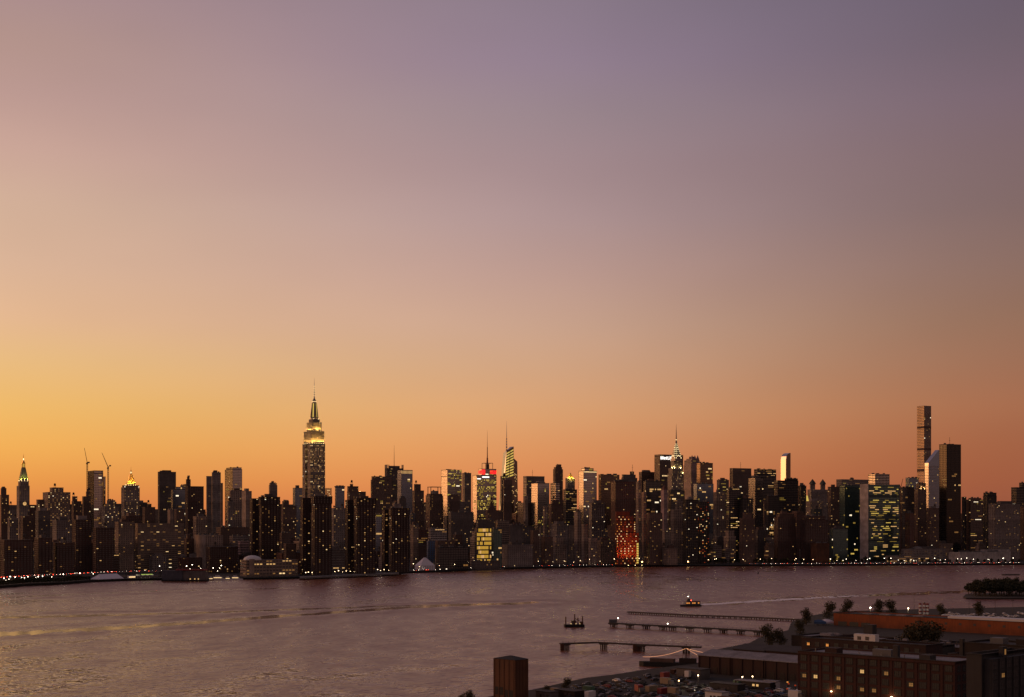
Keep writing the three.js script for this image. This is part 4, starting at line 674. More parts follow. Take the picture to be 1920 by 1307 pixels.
// pink pointed slab
{
  const t = tower('apartment_tower', 'slender pink slab with a hipped pointed roof', 1239, 1245, 1252, 919, 3080, 'apart', 'rose', { s: { lit: 0, solid: 'l' } }), [x0, x1, z0, z1] = t.R; new G().frustum([x0, x1, z0, z1], t.h + .52, [(x0 + x1) / 2 - .5, (x0 + x1) / 2 + .5, z0 * .6, z0 * .4], hOf(910, t.p)).mesh('hipped_roof', M.brick, t.root);
}
// golden curved tower, slant roof tower, twin points, tallest slim tower, black glass tower
function outlineTower(name, label, xl, xc, xr, D, pts, cat, glass, front, o = {}) {    // pts(p): front outline in local x, y
  const { p, root } = customBase(name, label, xl, xc, xr, D, cat), q = pts(p), sh = new THREE.Shape(q.map((a) => new THREE.Vector2(...a))), g = new THREE.ExtrudeGeometry(sh, { depth: p.Dp, bevelEnabled: false }); g.translate(0, 0, -p.Dp);
  mesh(g, 'glass_shaft', [M[o.cap ?? 'bronzeglass'], M[glass]], root);  // front caps get darker glass than the sides, painting in their shade
  const h = Math.max(...q.map((a) => a[1])), hl = o.low ?? h, b = new G(), l = {}; for (let y = 6; y < hl - 2; y += o.fh ?? 4) { b.box(-.25, y, -p.Dp - .25, p.W + .25, y + (o.sp ?? .9), .25); } b.mesh('spandrel', M[front], root, 'stuff');
  for (let y = 6; y < hl - 8; y += o.fh ?? 4) for (let x = 1; x < p.W - 3; x += 3) if (rnd() < (o.lit ?? .02)) (l[mixPick(o.mix ?? 'office')] ??= new G()).box(x, y + 1, .05, x + 2.6, y + 3.4, .2); for (const m in l) l[m].mesh('lit_window', M[m], root, 'stuff'); return { p, root, h };
}
outlineTower('glass_tower', 'tall glass tower with a curved golden shoulder, above dark stepped roofs', 1464, 1473.5, 1482.4, 4800, (p) => { const h = hOf(849, p), l = hOf(862, p), q = [[0, 0], [p.W, 0], [p.W, h]]; for (let i = 1; i <= 8; i++) { const t = i / 8; q.push([p.W * (1 - t), l + (h - l) * Math.sqrt(1 - t * t)]); } return q; }, 'tower', 'coated', 'black', { low: 210, sp: .5 });
outlineTower('office_tower', 'white-banded tower with a slanted wedge roof beside the black glass tower', 1734, 1741, 1766, 3850, (p) => { const b = hOf(868, p), t = hOf(843, p); return [[0, 0], [p.W, 0], [p.W, t], [p.W * .78, t], [0, b]]; }, 'tower', 'coated', 'beige', { low: 225, sp: 1.3, lit: .02, cap: 'bluecoat' });
{
  const t = tower('residential_tower', 'tallest slim square concrete-grid tower with dark open bands', 1719.6, 1732.8, 1746, 761, 4443, 'punch', 'grey', { cat: 'tower', glass: 'bronzeglass', s: { fh: 4.7, pitch: 4.8, pr: .3, sp: .32, lit: .03, mix: 'cool', sideLit: .2 } }), g = new G(); for (const y of [801, 842, 882]) g.box(-.12, hOf(y + 2.2, t.p), -t.p.Dp - .12, t.p.W + .12, hOf(y - 2.2, t.p), .12); g.mesh('open_band', M.brown, t.root);
}
{
  const t = tower('residential_tower', 'tall black glass slab tower right of the slant-roofed tower', 1761, 1775, 1802, 833, 3180, 'curtain', 'black', { cat: 'tower', glass: 'blackglass', s: { lit: .02, pitch: 4, mix: 'warm', sideLit: .3 }, roof: 'cm' });
}
{ // twin pointed towers on one block
  const { p, root } = customBase('hotel_tower', 'twin-towered hotel with two pointed copper caps', 1514, 1521, 1552, 4150, 'hotel'), b = new Building({ ...STYLE.punch, lit: .03 }), h0 = hOf(918, p); b.block([0, p.W, -p.Dp, 0], 0, h0);
  const caps = []; for (const [a, c] of [[1518.5, 1528.5], [1538, 1547.5]]) { const R = tierRect(p, a, c, p.Dp * .38), h1 = hOf(908, p); b.block(R, h0 + .52, h1, { lit: 0 }); caps.push([R, h1]); } b.finish(root, 'grey', 'glass');
  for (const [R, h] of caps) { const m = (R[0] + R[1]) / 2, z = (R[2] + R[3]) / 2, w = (R[1] - R[0]) / 2; new G().frustum([m - w * .9, m + w * .9, z - w * .9, z + w * .9], h + .52, [m - w * .55, m + w * .55, z - w * .55, z + w * .55], h + 8).frustum([m - w * .5, m + w * .5, z - w * .5, z + w * .5], h + 8.02, [m - .3, m + .3, z - .3, z + .3], hOf(898, p)).mesh('copper_cap', M.teal, root); }
}
{ // lit slanted skylight roof
  const { p, root } = customBase('office_block', 'block with a glowing yellow slanted skylight, left of the twin pointed towers', 1503, 1508, 1517, 3600); const h = hOf(940, p); new G().box(0, 0, -p.Dp, p.W, h, 0).mesh('facade', M.dkgrey, root); new G().quad([0, h + .1, -.5], [p.W, h + .1, -.5], [p.W + 3, hOf(929, p), -p.Dp + 1], [3, hOf(929, p), -p.Dp + 1]).mesh('skylight_window', M.g2, root); new G().box(.3, h, -p.Dp, p.W - .3, hOf(929.5, p), -p.Dp + .8).mesh('parapet', M.dkgrey, root);
}
// ------------------------------------------------------------------ midrise blocks filling the streets between the towers
{
  const capY = (x) => { const pts = [[0, 1000], [60, 985], [300, 972], [470, 985], [560, 975], [700, 985], [800, 960], [900, 965], [1000, 945], [1100, 955], [1200, 960], [1300, 960], [1450, 955], [1550, 985], [1650, 1000], [1800, 975], [1950, 970]]; let i = 0; while (i < pts.length - 2 && x > pts[i + 1][0]) i++; const [a, b] = [pts[i], pts[i + 1]]; return a[1] + (b[1] - a[1]) * (x - a[0]) / (b[0] - a[0]); };
  const anchors = [[43, 'green-lit clock tower'], [178, 'crane-flanked tower'], [245, 'gold pyramid tower'], [312, 'flat dark slab'], [400, 'three-step grey slab'], [437, 'orange-faced glass tower'], [495, 'domed school'], [590, 'floodlit skyscraper'], [637, 'blue capped tower'], [715, 'brown ribbed tower'], [760, 'pale lattice tower'], [845, 'dark-crowned green-lit tower'], [908, 'golden atrium'], [950, 'slanted crystal tower'], [1013, 'orange-faced black tower'], [1046, 'flared-crown tower'], [1100, 'stepped beige slabs'], [1175, 'red-lit building'], [1246, 'pink pointed slab'], [1267, 'chrome spire tower'], [1296, 'rose stepped tower'], [1388, 'antenna-topped tower'], [1434, 'yellow-striped tower'], [1473, 'golden curved tower'], [1533, 'twin pointed towers'], [1595, 'green glass hotel'], [1650, 'pale-ended slab'], [1733, 'tallest slim tower'], [1782, 'black glass tower'], [1880, 'wide grey slab']];
  let made = 0;
  for (let k = 0; k < 9000 && made < 390; k++) {
    const x = rr(-25, 1945), far = Math.pow(rnd(), 1.4), D = shoreD(x) + 75 + far * 1250, w = rr(12, 36), pw = w / D * F * 1.25, xl = x - pw / 2, xr = x + pw / 2, lim = capY(x);
    const y = Math.max(lim + rr(0, 6), Math.min(1046, lim + 8 + (1 - far) * rr(20, 62) + rr(0, 22))), h = heightAt(y, D) - LAND; if (h < 9 || (x > 1480 && D < shoreD(x) + 170) || (x < 460 && D < shoreD(x) + 230)) continue;
    const p = place(xl, null, xr, D, rr(.6, 1.1)); if (hits(p, 5) || p.W < 8) continue; claim(p); p.pxw = pw;
    const wall = pick(['brown', 'dkbrick', 'brick', 'tan', 'grey', 'dkgrey', 'brown', 'tan', 'beige', 'grey']), st = { ...STYLE[pick(['punch', 'punch', 'apart', 'ribbon'])] }; st.lit *= .9;
    const feat = pick(['p', 'pt', 't', 'c', 'pc', '']), tall = h > 45, tint = { brown: 'brown', dkbrick: 'dark red', brick: 'red', tan: 'tan', grey: 'grey', dkgrey: 'charcoal', beige: 'beige' }[wall], [, near] = anchors.reduce((a, q) => Math.abs(q[0] - x) < Math.abs(a[0] - x) ? q : a);
    const what = { p: 'with a penthouse', pt: 'with penthouse and tank', t: 'with a roof tank', c: 'with cooling units', pc: 'with penthouse and coolers', '': 'with a bare roof' }[feat];
    const root = thing(tall ? pick(['apartment_tower', 'office_tower']) : pick(['apartment_house', 'loft_block']), `${tall ? 'tall' : 'low'} ${tint} block ${what}, ${D < shoreD(x) + 330 ? 'by the shore below' : 'inland near'} the ${near}`, 'building', [p.X, LAND, -p.D], TH, `${tall ? 'tall' : 'low'} blocks by the ${near}`), b = new Building(st);
    let R = [0, p.W, -p.Dp, 0], hh = h; if (rnd() < .3 && h > 30) { hh = h * rr(.7, .9); b.block(R, 0, hh); R = [p.W * .12, p.W * .85, -p.Dp * .85, -p.Dp * .12]; b.block(R, hh + .52, h); } else b.block(R, 0, h);
    roofBits(b, R, h, feat); b.finish(root, wall, 'glass'); made++;
  }
  // taller blocks inland closing the gaps behind
  for (let k = 0, m = 0; k < 2600 && m < 110; k++) {
    const x = rr(-20, 1940), D = rr(3250, 4500), pw = rr(22, 50) / D * F * 1.25, y = rr(938, 966) + (x > 1560 && x < 1700 ? 0 : 0), p = place(x - pw / 2, null, x + pw / 2, D, rr(.6, 1.1)); if (hits(p, 5) || p.W < 8) continue; claim(p);
    const wall = pick(['brown', 'grey', 'dkgrey', 'tan', 'brick']), feat = pick(['p', 't', '']), [, near] = anchors.reduce((a, q) => Math.abs(q[0] - x) < Math.abs(a[0] - x) ? q : a), tint = { brown: 'brown', brick: 'red', tan: 'tan', grey: 'grey', dkgrey: 'charcoal' }[wall];
    const root = thing('inland_block', `distant ${tint} block ${{ p: 'with a penthouse', t: 'with a roof tank', '': 'with a bare roof' }[feat]}, far behind the ${near}`, 'building', [p.X, LAND, -p.D], TH, `distant blocks behind the ${near}`), b = new Building({ ...STYLE[pick(['punch', 'ribbon'])], lit: .03 }), h = hOf(y, p), R = [0, p.W, -p.Dp, 0]; b.block(R, 0, h); roofBits(b, R, h, feat); b.finish(root, wall, 'glass'); m++;
  }
}

// ------------------------------------------------------------------ lamps, cars, trees (built once, then copied)
const shoreDir = (x) => { const a = shoreD(x - 12), b = shoreD(x + 12), X0 = U(x - 12) * a, X1 = U(x + 12) * b; return Math.atan2(b - a, X1 - X0); };   // turn about y of a thing set along the shore
const onShore = (x, back) => { const D = shoreD(x) + back; return [U(x) * D, LAND, -D]; };
function lampProto(name, label, h, mat, r, group) {
  const t = thing(name, label, 'street lamp', [0, 0, 0], 0, group); new G().cyl(0, 0, 0, .14, h, .09, 6).bar([0, h - .1, 0], [.9, h + .25, 0], .07, 4).mesh('pole', M.iron, t);
  const s = new THREE.SphereGeometry(r, 10, 8); s.translate(.9, h + .25, 0); mesh(s, 'lamp_globe', M[mat], t); return t;
}
const lampSets = [
  ['white globe street lamp on the tree-lined promenade under the elevated road', 'promenade lamps under the elevated road', 'lampwhite', 8, [[6, 18], [10, 22], [19, 26], [27, 24], [41, 16], [51, 25], [68, 30], [80, 26], [90, 30], [98, 32], [120, 26], [132, 20], [150, 36], [175, 40], [16, 12], [47, 12], [71, 15], [92, 18]]],
  ['white street lamp behind the moored barge shed and marina', 'lamps behind the barge shed and marina', 'lampwhite', 12, [[298, 150], [334, 105], [350, 110], [357, 100], [377, 180], [360, 170], [411, 120], [416, 112], [399, 60], [407, 64]]],
  ['warm lamp along the platform of the brick riverside towers', 'lamps on the brick towers platform', 'lamp', 5, Array.from({ length: 26 }, (_, i) => [572 + i * 7.1, 7 + (i % 3) * 2])],
  ['warm roadside lamp between the pyramid tent and the red-lit building', 'lamps on the shore road below the hospitals', 'lamp', 9, Array.from({ length: 34 }, (_, i) => [770 + i * 12 + rr(-6, 6), rr(15, 170)])],
  ['warm roadside lamp between the red-lit building and the rust-brown block', 'lamps on the shore road below the brown towers', 'lamp', 9, Array.from({ length: 34 }, (_, i) => [1176 + i * 10.6 + rr(-6, 6), rr(12, 190)])],
  ['white lamp on the lawn below the pale-ended slab', 'lamps in the park below the pale-ended slab', 'lampwhite', 9, Array.from({ length: 26 }, (_, i) => [1552 + i * 14 + rr(-9, 9), rr(14, 60)])],
];
for (const [label, group, mat, h, spots] of lampSets) {
  let p0 = null; for (const [x, back] of spots) { const pos = onShore(x, back); if (!p0) { p0 = lampProto('street_lamp', label, h, mat, .52, group); p0.userData.kindName = undefined; delete p0.userData.kindName; p0.position.set(...pos); } else copyOf(p0, pos, rr(0, 6), null, null, rr(.6, 1.15)); }
}
{ // two sodium beacons on the ferry landing
  for (const x of [1204, 1268, 1290]) { const pos = onShore(x, 3), t = thing('landing_lamp', 'orange lamp on the river edge mirrored in the water', 'street lamp', pos, 0, 'orange river edge lamps'); new G().cyl(0, 0, 0, .2, 5, .15, 6).mesh('pole', M.iron, t); const s = new THREE.SphereGeometry(1.15, 10, 8); s.translate(0, 5.8, 0); mesh(s, 'lamp_globe', M.sodium, t); }
}
function carProto(paint, lights, label, cat = 'car', group) {
  const t = thing('parked_car', label, cat, [0, 0, 0], 0, group);
  const s = new THREE.Shape([[-2.2, .35], [2.2, .35], [2.25, .75], [1.2, .95], [.55, 1.42], [-1.1, 1.45], [-1.75, 1], [-2.25, .9]].map((a) => new THREE.Vector2(...a))), g = new THREE.ExtrudeGeometry(s, { depth: 1.6, bevelEnabled: true, bevelSize: .06, bevelThickness: .06, bevelSegments: 1 }); g.translate(0, 0, -.8); mesh(g, 'body', M[paint], t);
  new G().box(-1.35, 1, -.88, .85, 1.36, .88).mesh('side_window', M.glass, t);
  for (const x of [-1.4, 1.4]) for (const z of [-.78, .78]) { const w = new THREE.CylinderGeometry(.34, .34, .24, 12); w.rotateX(Math.PI / 2); const m = mesh(w, 'wheel', M.tire, t); m.position.set(x, .34, z); }
  for (const z of [-.62, .62]) { new G().box(2.16, .62, z - .2, 2.36, .85, z + .2).mesh('headlight', M[lights ? 'headlight' : 'whitepaint'], t); new G().box(-2.36, .66, z - .2, -2.2, .88, z + .2).mesh('taillight', M[lights ? 'taillight' : 'redpaint'], t); } return t;
}
function placeAll(proto, spots) { spots.forEach(([pos, turn, label, sc], i) => { if (i) copyOf(proto, pos, turn, label, null, sc); else { proto.position.set(...pos); proto.rotation.y = turn; if (sc) proto.scale.setScalar(sc); if (label) proto.userData.label = label; } }); }
// elevated road on the left with its traffic
{
  const px = [-120, -60, 0, 60, 120, 180, 240, 300, 345], pts = px.map((x) => { const D = shoreD(x) + 62; return [U(x) * D, -D]; }), top = 10.5, t = thing('elevated_road', 'elevated riverside road full of red and white car lights', 'road', [0, 0, 0]);
  const deck = new G(), rail = new G(); for (let i = 0; i < pts.length - 1; i++) { const [ax, az] = pts[i], [bx, bz] = pts[i + 1], P = (x, z, y, o) => [x + o * .25, y, z + o], Q = (o, y0, y1, o1, G_) => { const A = [P(ax, az, y0, o), P(bx, bz, y0, o), P(bx, bz, y0, o1), P(ax, az, y0, o1)], B = [P(ax, az, y1, o), P(bx, bz, y1, o), P(bx, bz, y1, o1), P(ax, az, y1, o1)]; G_.quad(...B).quad(A[3], A[2], A[1], A[0]); for (let k = 0; k < 4; k++) { const q = (k + 1) % 4; G_.quad(A[k], A[q], B[q], B[k]); } }; Q(9, top - 1.4, top, -9, deck); Q(9.3, top - .9, top + .8, 9.02, rail); Q(-9.02, top - .9, top + .8, -9.3, rail); }
  deck.mesh('road_deck', M.asphalt, t); rail.mesh('parapet', M.concrete, t);
  for (let i = 0; i < pts.length - 1; i++) for (const f of [0, .5]) { const x = pts[i][0] + (pts[i + 1][0] - pts[i][0]) * f, z = pts[i][1] + (pts[i + 1][1] - pts[i][1]) * f; new G().box(x - .7, LAND, z - 6, x + .7, top - 1.4, z - 4.8).mesh('column', M.concrete, t); new G().box(x - .7, LAND, z + 4.8, x + .7, top - 1.4, z + 6).mesh('column', M.concrete, t); }
  const cars = []; let x = -4; while (x < 318) { const lane = pick([-6, -2.5, 2.5, 6]), D = shoreD(x) + 62 - lane, tt = shoreDir(x) + (lane > 0 ? 0 : Math.PI); cars.push([[U(x) * D + lane * .25, top + .01, -D], tt]); x += rr(2.6, 7); }
  placeAll(carProto('greypaint', true, 'car with lights on driving along the elevated riverside road', 'car', 'cars on the elevated road'), cars);
}
{ // traffic on the shore road
  const spots = (a, b, n) => { const o = []; for (let i = 0; i < n; i++) { const x = a + (b - a) * (i + rr(.1, .9)) / n, back = pick([26, 30, 36, 40]), pos = onShore(x, back); o.push([pos, shoreDir(x) + (back < 33 ? 0 : Math.PI)]); } return o; };
  placeAll(carProto('blackpaint', true, 'car with lights on driving on the shore road between the tent and the red-lit building', 'car', 'cars on the hospital shore road'), spots(772, 1180, 44));
  placeAll(carProto('whitepaint', true, 'car with lights on driving on the shore road past the pale-ended slab', 'car', 'cars on the far shore road'), spots(1400, 1915, 60));
}
// trees: tapered trunk, limbs, crown of leaf clumps
function treeProto(name, label, group, leafMat, sd, tall = 9, wide = 4) {
  const keep = seed; seed = sd; const t = thing(name, label, 'tree', [0, 0, 0], 0, group), tr = new G(), lf = new G();
  tr.cyl(0, 0, 0, .36, tall * .6, .2, 7); const tips = []; for (let i = 0; i < 11; i++) { const a = i * 2.4 + rnd(), r = wide * rr(.2, .62), y = tall * rr(.22, .9), b = [Math.cos(a) * r, y, Math.sin(a) * r]; tr.bar([0, Math.max(.5, y - tall * .2), 0], b, .09, 4); tips.push(b); } tips.push([0, tall * .95, 0], [0, tall * .7, 0]);
  for (const c of tips) for (let i = 0; i < 110; i++) { const u = rnd() * 6.283, v = Math.acos(2 * rnd() - 1), r = wide * .48 * Math.pow(rnd(), .45), x = c[0] + r * Math.sin(v) * Math.cos(u), y = c[1] + r * .8 * Math.cos(v), z = c[2] + r * Math.sin(v) * Math.sin(u), s = rr(.22, .5), a = rnd() * 6.28, q = rr(-.7, .7); const e = [Math.cos(a) * s, q * s, Math.sin(a) * s], f = [-Math.sin(a) * s * .7, s * .8, Math.cos(a) * s * .7]; lf.quad([x - e[0], y - e[1], z - e[2]], [x + f[0], y - f[1], z + f[2]], [x + e[0], y + e[1], z + e[2]], [x - f[0], y + f[1], z - f[2]]); }
  tr.mesh('trunk', M.bark, t); lf.mesh('crown', M[leafMat], t); seed = keep; return t;
}
const leafy = M.leaf;
{
  const isl = [], D0 = 1600; for (let i = 0; i < 46; i++) { const x = 1818 + (i / 45) * 130 + rr(-3, 3), D = D0 + rr(-16, 45), e = Math.min(1, (x - 1806) / 26); isl.push([[U(x) * D, 1.5, -D], rr(0, 6), null, (.75 + .75 * Math.min(1, e)) * rr(.85, 1.15)]); }
  placeAll(treeProto('island_tree', 'dark leafy tree crowding the small wooded island', 'trees on the wooded island', 'leaf', 11, 10, 5), isl);
  const pts = [[1806, 1582], [1812, 1560], [1850, 1556], [1920, 1556], [1990, 1560], [1985, 1670], [1900, 1680], [1830, 1668], [1811, 1640]].map(([x, D]) => [U(x) * D, D]); landSheet('wooded_island', pts, 1.6, M.soil);
  const rk = landSheet('rock_islet', [[1878, 2270], [1885, 2264], [1912, 2268], [1910, 2282], [1884, 2284]].map(([x, D]) => [U(x) * D, D]), 1.5, M.soil);
  const pr = []; for (let x = -10; x < 168; x += 5.2) pr.push([onShore(x, rr(6, 14)), rr(0, 6), null, rr(.5, .8)]); placeAll(treeProto('promenade_tree', 'low dark tree along the promenade under the elevated road', 'trees on the promenade', 'leaf', 23, 9, 4.2), pr);
  const pk = []; for (let i = 0; i < 42; i++) { const x = 1330 + i * 8.2 + rr(-3, 3); if (x > 1505 && x < 1565) continue; pk.push([onShore(x, rr(48, 80)), rr(0, 6), null, rr(.7, 1.1)]); } for (let i = 0; i < 18; i++) pk.push([onShore(1690 + i * 13, rr(30, 44)), rr(0, 6), null, rr(.5, .8)]); placeAll(treeProto('park_tree', 'dark tree along the far shore road between the black tower and the long white annexe', 'trees along the far shore road', 'leaf', 31, 11, 5), pk);
}
// ------------------------------------------------------------------ left and middle waterfront
function tent(label, xl, xr, yTop, yEave, back, peaks) {
  const x = (xl + xr) / 2, pos = onShore(x, back), D = -pos[2], w = (xr - xl) / F * D, t = thing('marquee_tent', label, 'tent', pos, shoreDir(x)), he = heightAt(yEave, D) - LAND, ht = heightAt(yTop, D) - LAND, d = w * .45, g = new G(), s = new G();
  if (peaks === 1) g.frustum([-w / 2, w / 2, -d / 2, d / 2], he, [-w * .06, w * .06, -.3, .3], ht); else { g.quad([-w / 2, he, d / 2], [w / 2, he, d / 2], [w * .4, ht, 0], [-w * .33, ht, 0]); g.quad([w / 2, he, -d / 2], [-w / 2, he, -d / 2], [-w * .33, ht, 0], [w * .4, ht, 0]); g.tri([-w / 2, he, -d / 2], [-w / 2, he, d / 2], [-w * .33, ht, 0]); g.tri([w / 2, he, d / 2], [w / 2, he, -d / 2], [w * .4, ht, 0]); }
  g.mesh('roof_canvas', M.canvas, t); s.box(-w / 2 + .4, .02, -d / 2 + .4, w / 2 - .4, he - .05, d / 2 - .4); s.mesh('side_wall', M.canvas, t); for (let i = 0; i <= 6; i++) new G().box(-w / 2 + w * i / 6 - .1 * (i === 6 ? 2 : 0), 0, d / 2 - .2, -w / 2 + w * i / 6 + .2, he, d / 2).mesh('pole', M.iron, t); return t;
}
tent('long white marquee tent by the promenade', 172, 230, 1076, 1085, 14, 2);
tent('white pyramid tent beside the shortest brick riverside tower', 778, 815, 1045.5, 1060.5, 42, 1);
{ // riverside filling station with a green-lit canopy
  const pos = onShore(272, 10), D = -pos[2], t = thing('filling_station', 'riverside filling station with a green and yellow lit canopy', 'filling station', pos, shoreDir(272)), px = D / F;
  new G().box(-16 * px, 4.6, -5, 15 * px, 5.8, 5).mesh('canopy', M.greenpaint, t); for (const x of [-14, -4, 4, 13]) { new G().box(x * px - .3, 0, -.3, x * px + .3, 4.6, .3).mesh('column', M.steel, t); new G().box(x * px - 2, 4.35, -2, x * px + 2, 4.55, 2).mesh('canopy_light', M.w4, t); }
  new G().box(-10 * px, 5.0, 5.02, 12 * px, 5.6, 5.12).mesh('canopy_light', M.neon, t); new G().box(-30 * px, 0, -9, -17 * px, 3.6, -3).mesh('kiosk', M.whitepaint, t); new G().box(-29.5 * px, 1, -2.98, -17.5 * px, 2.6, -2.9).mesh('kiosk_window', M.w3, t); for (const x of [-8, 0, 8]) new G().box(x * px - .5, 0, 1, x * px + .5, 1.9, 1.8).mesh('fuel_pump', M.whitepaint, t);
}
{ // moored barge shed
  const D = depthAt(1090.5), pos = at(300, 1090, D), t = thing('barge_shed', 'dark moored barge with a long grey shed and red roof line', 'barge', [pos.x, 0, -D - 6], -.03), s = D / F, L = 86 * s;
  new G().box(0, -1, -16, L, 1.8, 0).mesh('hull', M.black, t); new G().box(1, 1.81, -14, L * .47, heightAt(1070, D), -1.5).mesh('shed', M.slate, t); new G().box(L * .475, 1.81, -14, L * .98, heightAt(1072, D), -2.5).mesh('deckhouse', M.dkgrey, t); new G().box(L * .3, heightAt(1070, D) + .02, -12, L * .98, heightAt(1068.5, D) + .6, -4).mesh('roof_canopy', M.redpaint, t);
  for (const f of [.62, .72, .8]) { new G().box(L * f, 2.4, -2.4, L * f + 1.6, 4, -2.2).mesh('deckhouse_window', M.w2, t); } for (let i = 0; i < 8; i++) new G().cyl(L * i / 7.2 + 1, -2, .6, .35, 3.4, .35, 6).mesh('mooring_pile', M.timber, t);
}
function yacht(label, x, back, len, turn, hull = 'whitepaint', lit = true, group) {
  const D = shoreD(x) - back, t = thing('moored_boat', label, 'boat', [U(x) * D, 0, -D], turn, group), w = len * .13, sh = new THREE.Shape([[-len / 2, -w], [len * .28, -w], [len / 2, 0], [len * .28, w], [-len / 2, w]].map((a) => new THREE.Vector2(...a))), g = new THREE.ExtrudeGeometry(sh, { depth: len * .1 + .6, bevelEnabled: false }); g.rotateX(-Math.PI / 2); g.translate(0, -.3, 0); mesh(g, 'hull', M[hull], t);
  const y = len * .1 + .31; new G().frustum([-len * .42, len * .22, -w * .8, w * .8], y, [-len * .4, len * .14, -w * .7, w * .7], y + 2.2).mesh('cabin', M.whitepaint, t); new G().box(-len * .37, y + .8, w * .76, len * .12, y + 1.6, w * .83).mesh('cabin_window', M[lit ? 'w3' : 'glass'], t); new G().frustum([-len * .3, len * .04, -w * .6, w * .6], y + 2.21, [-len * .28, 0, -w * .5, w * .5], y + 4).mesh('wheelhouse', M.whitepaint, t); new G().cyl(-len * .1, y + 4, 0, .12, y + 7, .06, 5).mesh('mast', M.steel, t); return t;
}
yacht('largest white motor yacht in the marina below the dark red block', 412, 6, 22, .1); yacht('white motor yacht moored nearest the domed school', 444, 8, 17, .05); yacht('small orange-lit boat moored beside the barge shed', 397, 5, 9, .2, 'rust'); yacht('low white boat between the two marina yachts', 429, 12, 11, 0);
yacht('long pale excursion boat moored below the golden atrium', 905, 6, 34, .02, 'greypaint', false); yacht('second pale excursion boat moored right of the golden atrium', 934, 7, 20, .03, 'greypaint', false);
{ // work-light row on the construction block
  for (let i = 0; i < 6; i++) { const pos = onShore(827 + i * 3.2 + (i > 4 ? 8 : 0), 66), t = thing('work_lamp', 'bright work lamp on the low black construction block', 'lamp', [pos[0], LAND, pos[2]], 0, 'work lamps at the construction block'); new G().cyl(0, 0, 0, .15, 9, .12, 5).mesh('pole', M.iron, t); new G().box(-.9, 9, -.4, .9, 10.2, .4).mesh('lamp_head', M.sodium, t); }
}
{ // platform under the riverside towers, with a railing
  const P = (x, y) => { const D = depthAt(y); return [U(x) * D, D]; }; const g = new G(), t = thing('river_platform', 'low concrete platform on piles below the brick riverside towers', 'platform');
  const a = [P(562, 1085.6), P(650, 1081.6), P(748, 1077.5)], b = [P(562, 1087.8), P(650, 1083.6), P(748, 1079.2)]; for (let i = 0; i < 2; i++) { const A = [[b[i], b[i + 1]], [a[i], a[i + 1]]], y0 = 1.6, y1 = 3.6, c = (p, y) => [p[0], y, -p[1]]; g.quad(c(b[i], y0), c(b[i + 1], y0), c(b[i + 1], y1), c(b[i], y1)).quad(c(b[i], y1), c(b[i + 1], y1), c(a[i + 1], y1), c(a[i], y1)).quad(c(a[i], y0), c(a[i + 1], y0), c(b[i + 1], y0), c(b[i], y0)); } g.mesh('deck', M.concrete, t);
  for (let i = 0; i < 24; i++) { const f = i / 23, s = f < .47 ? [b[0], b[1], f / .47] : [b[1], b[2], (f - .47) / .53], X = s[0][0] + (s[1][0] - s[0][0]) * s[2], D = s[0][1] + (s[1][1] - s[0][1]) * s[2] + .6; new G().cyl(X, -2, -D, .4, 1.6, .4, 6).mesh('pile', M.timber, t); }
}
{ // channel buoy
  const D = depthAt(1076), t = thing('channel_buoy', 'small dark channel buoy alone on the river', 'buoy', [U(1421.5) * D, 0, -D]); new G().cyl(0, -.4, 0, 1.3, .7, 1.3, 12).cyl(0, .71, 0, .9, 4, .25, 6).mesh('float', M.black, t); new G().cyl(0, 4.02, 0, .35, 4.6, .35, 8).mesh('lantern', M.redpaint, t);
}
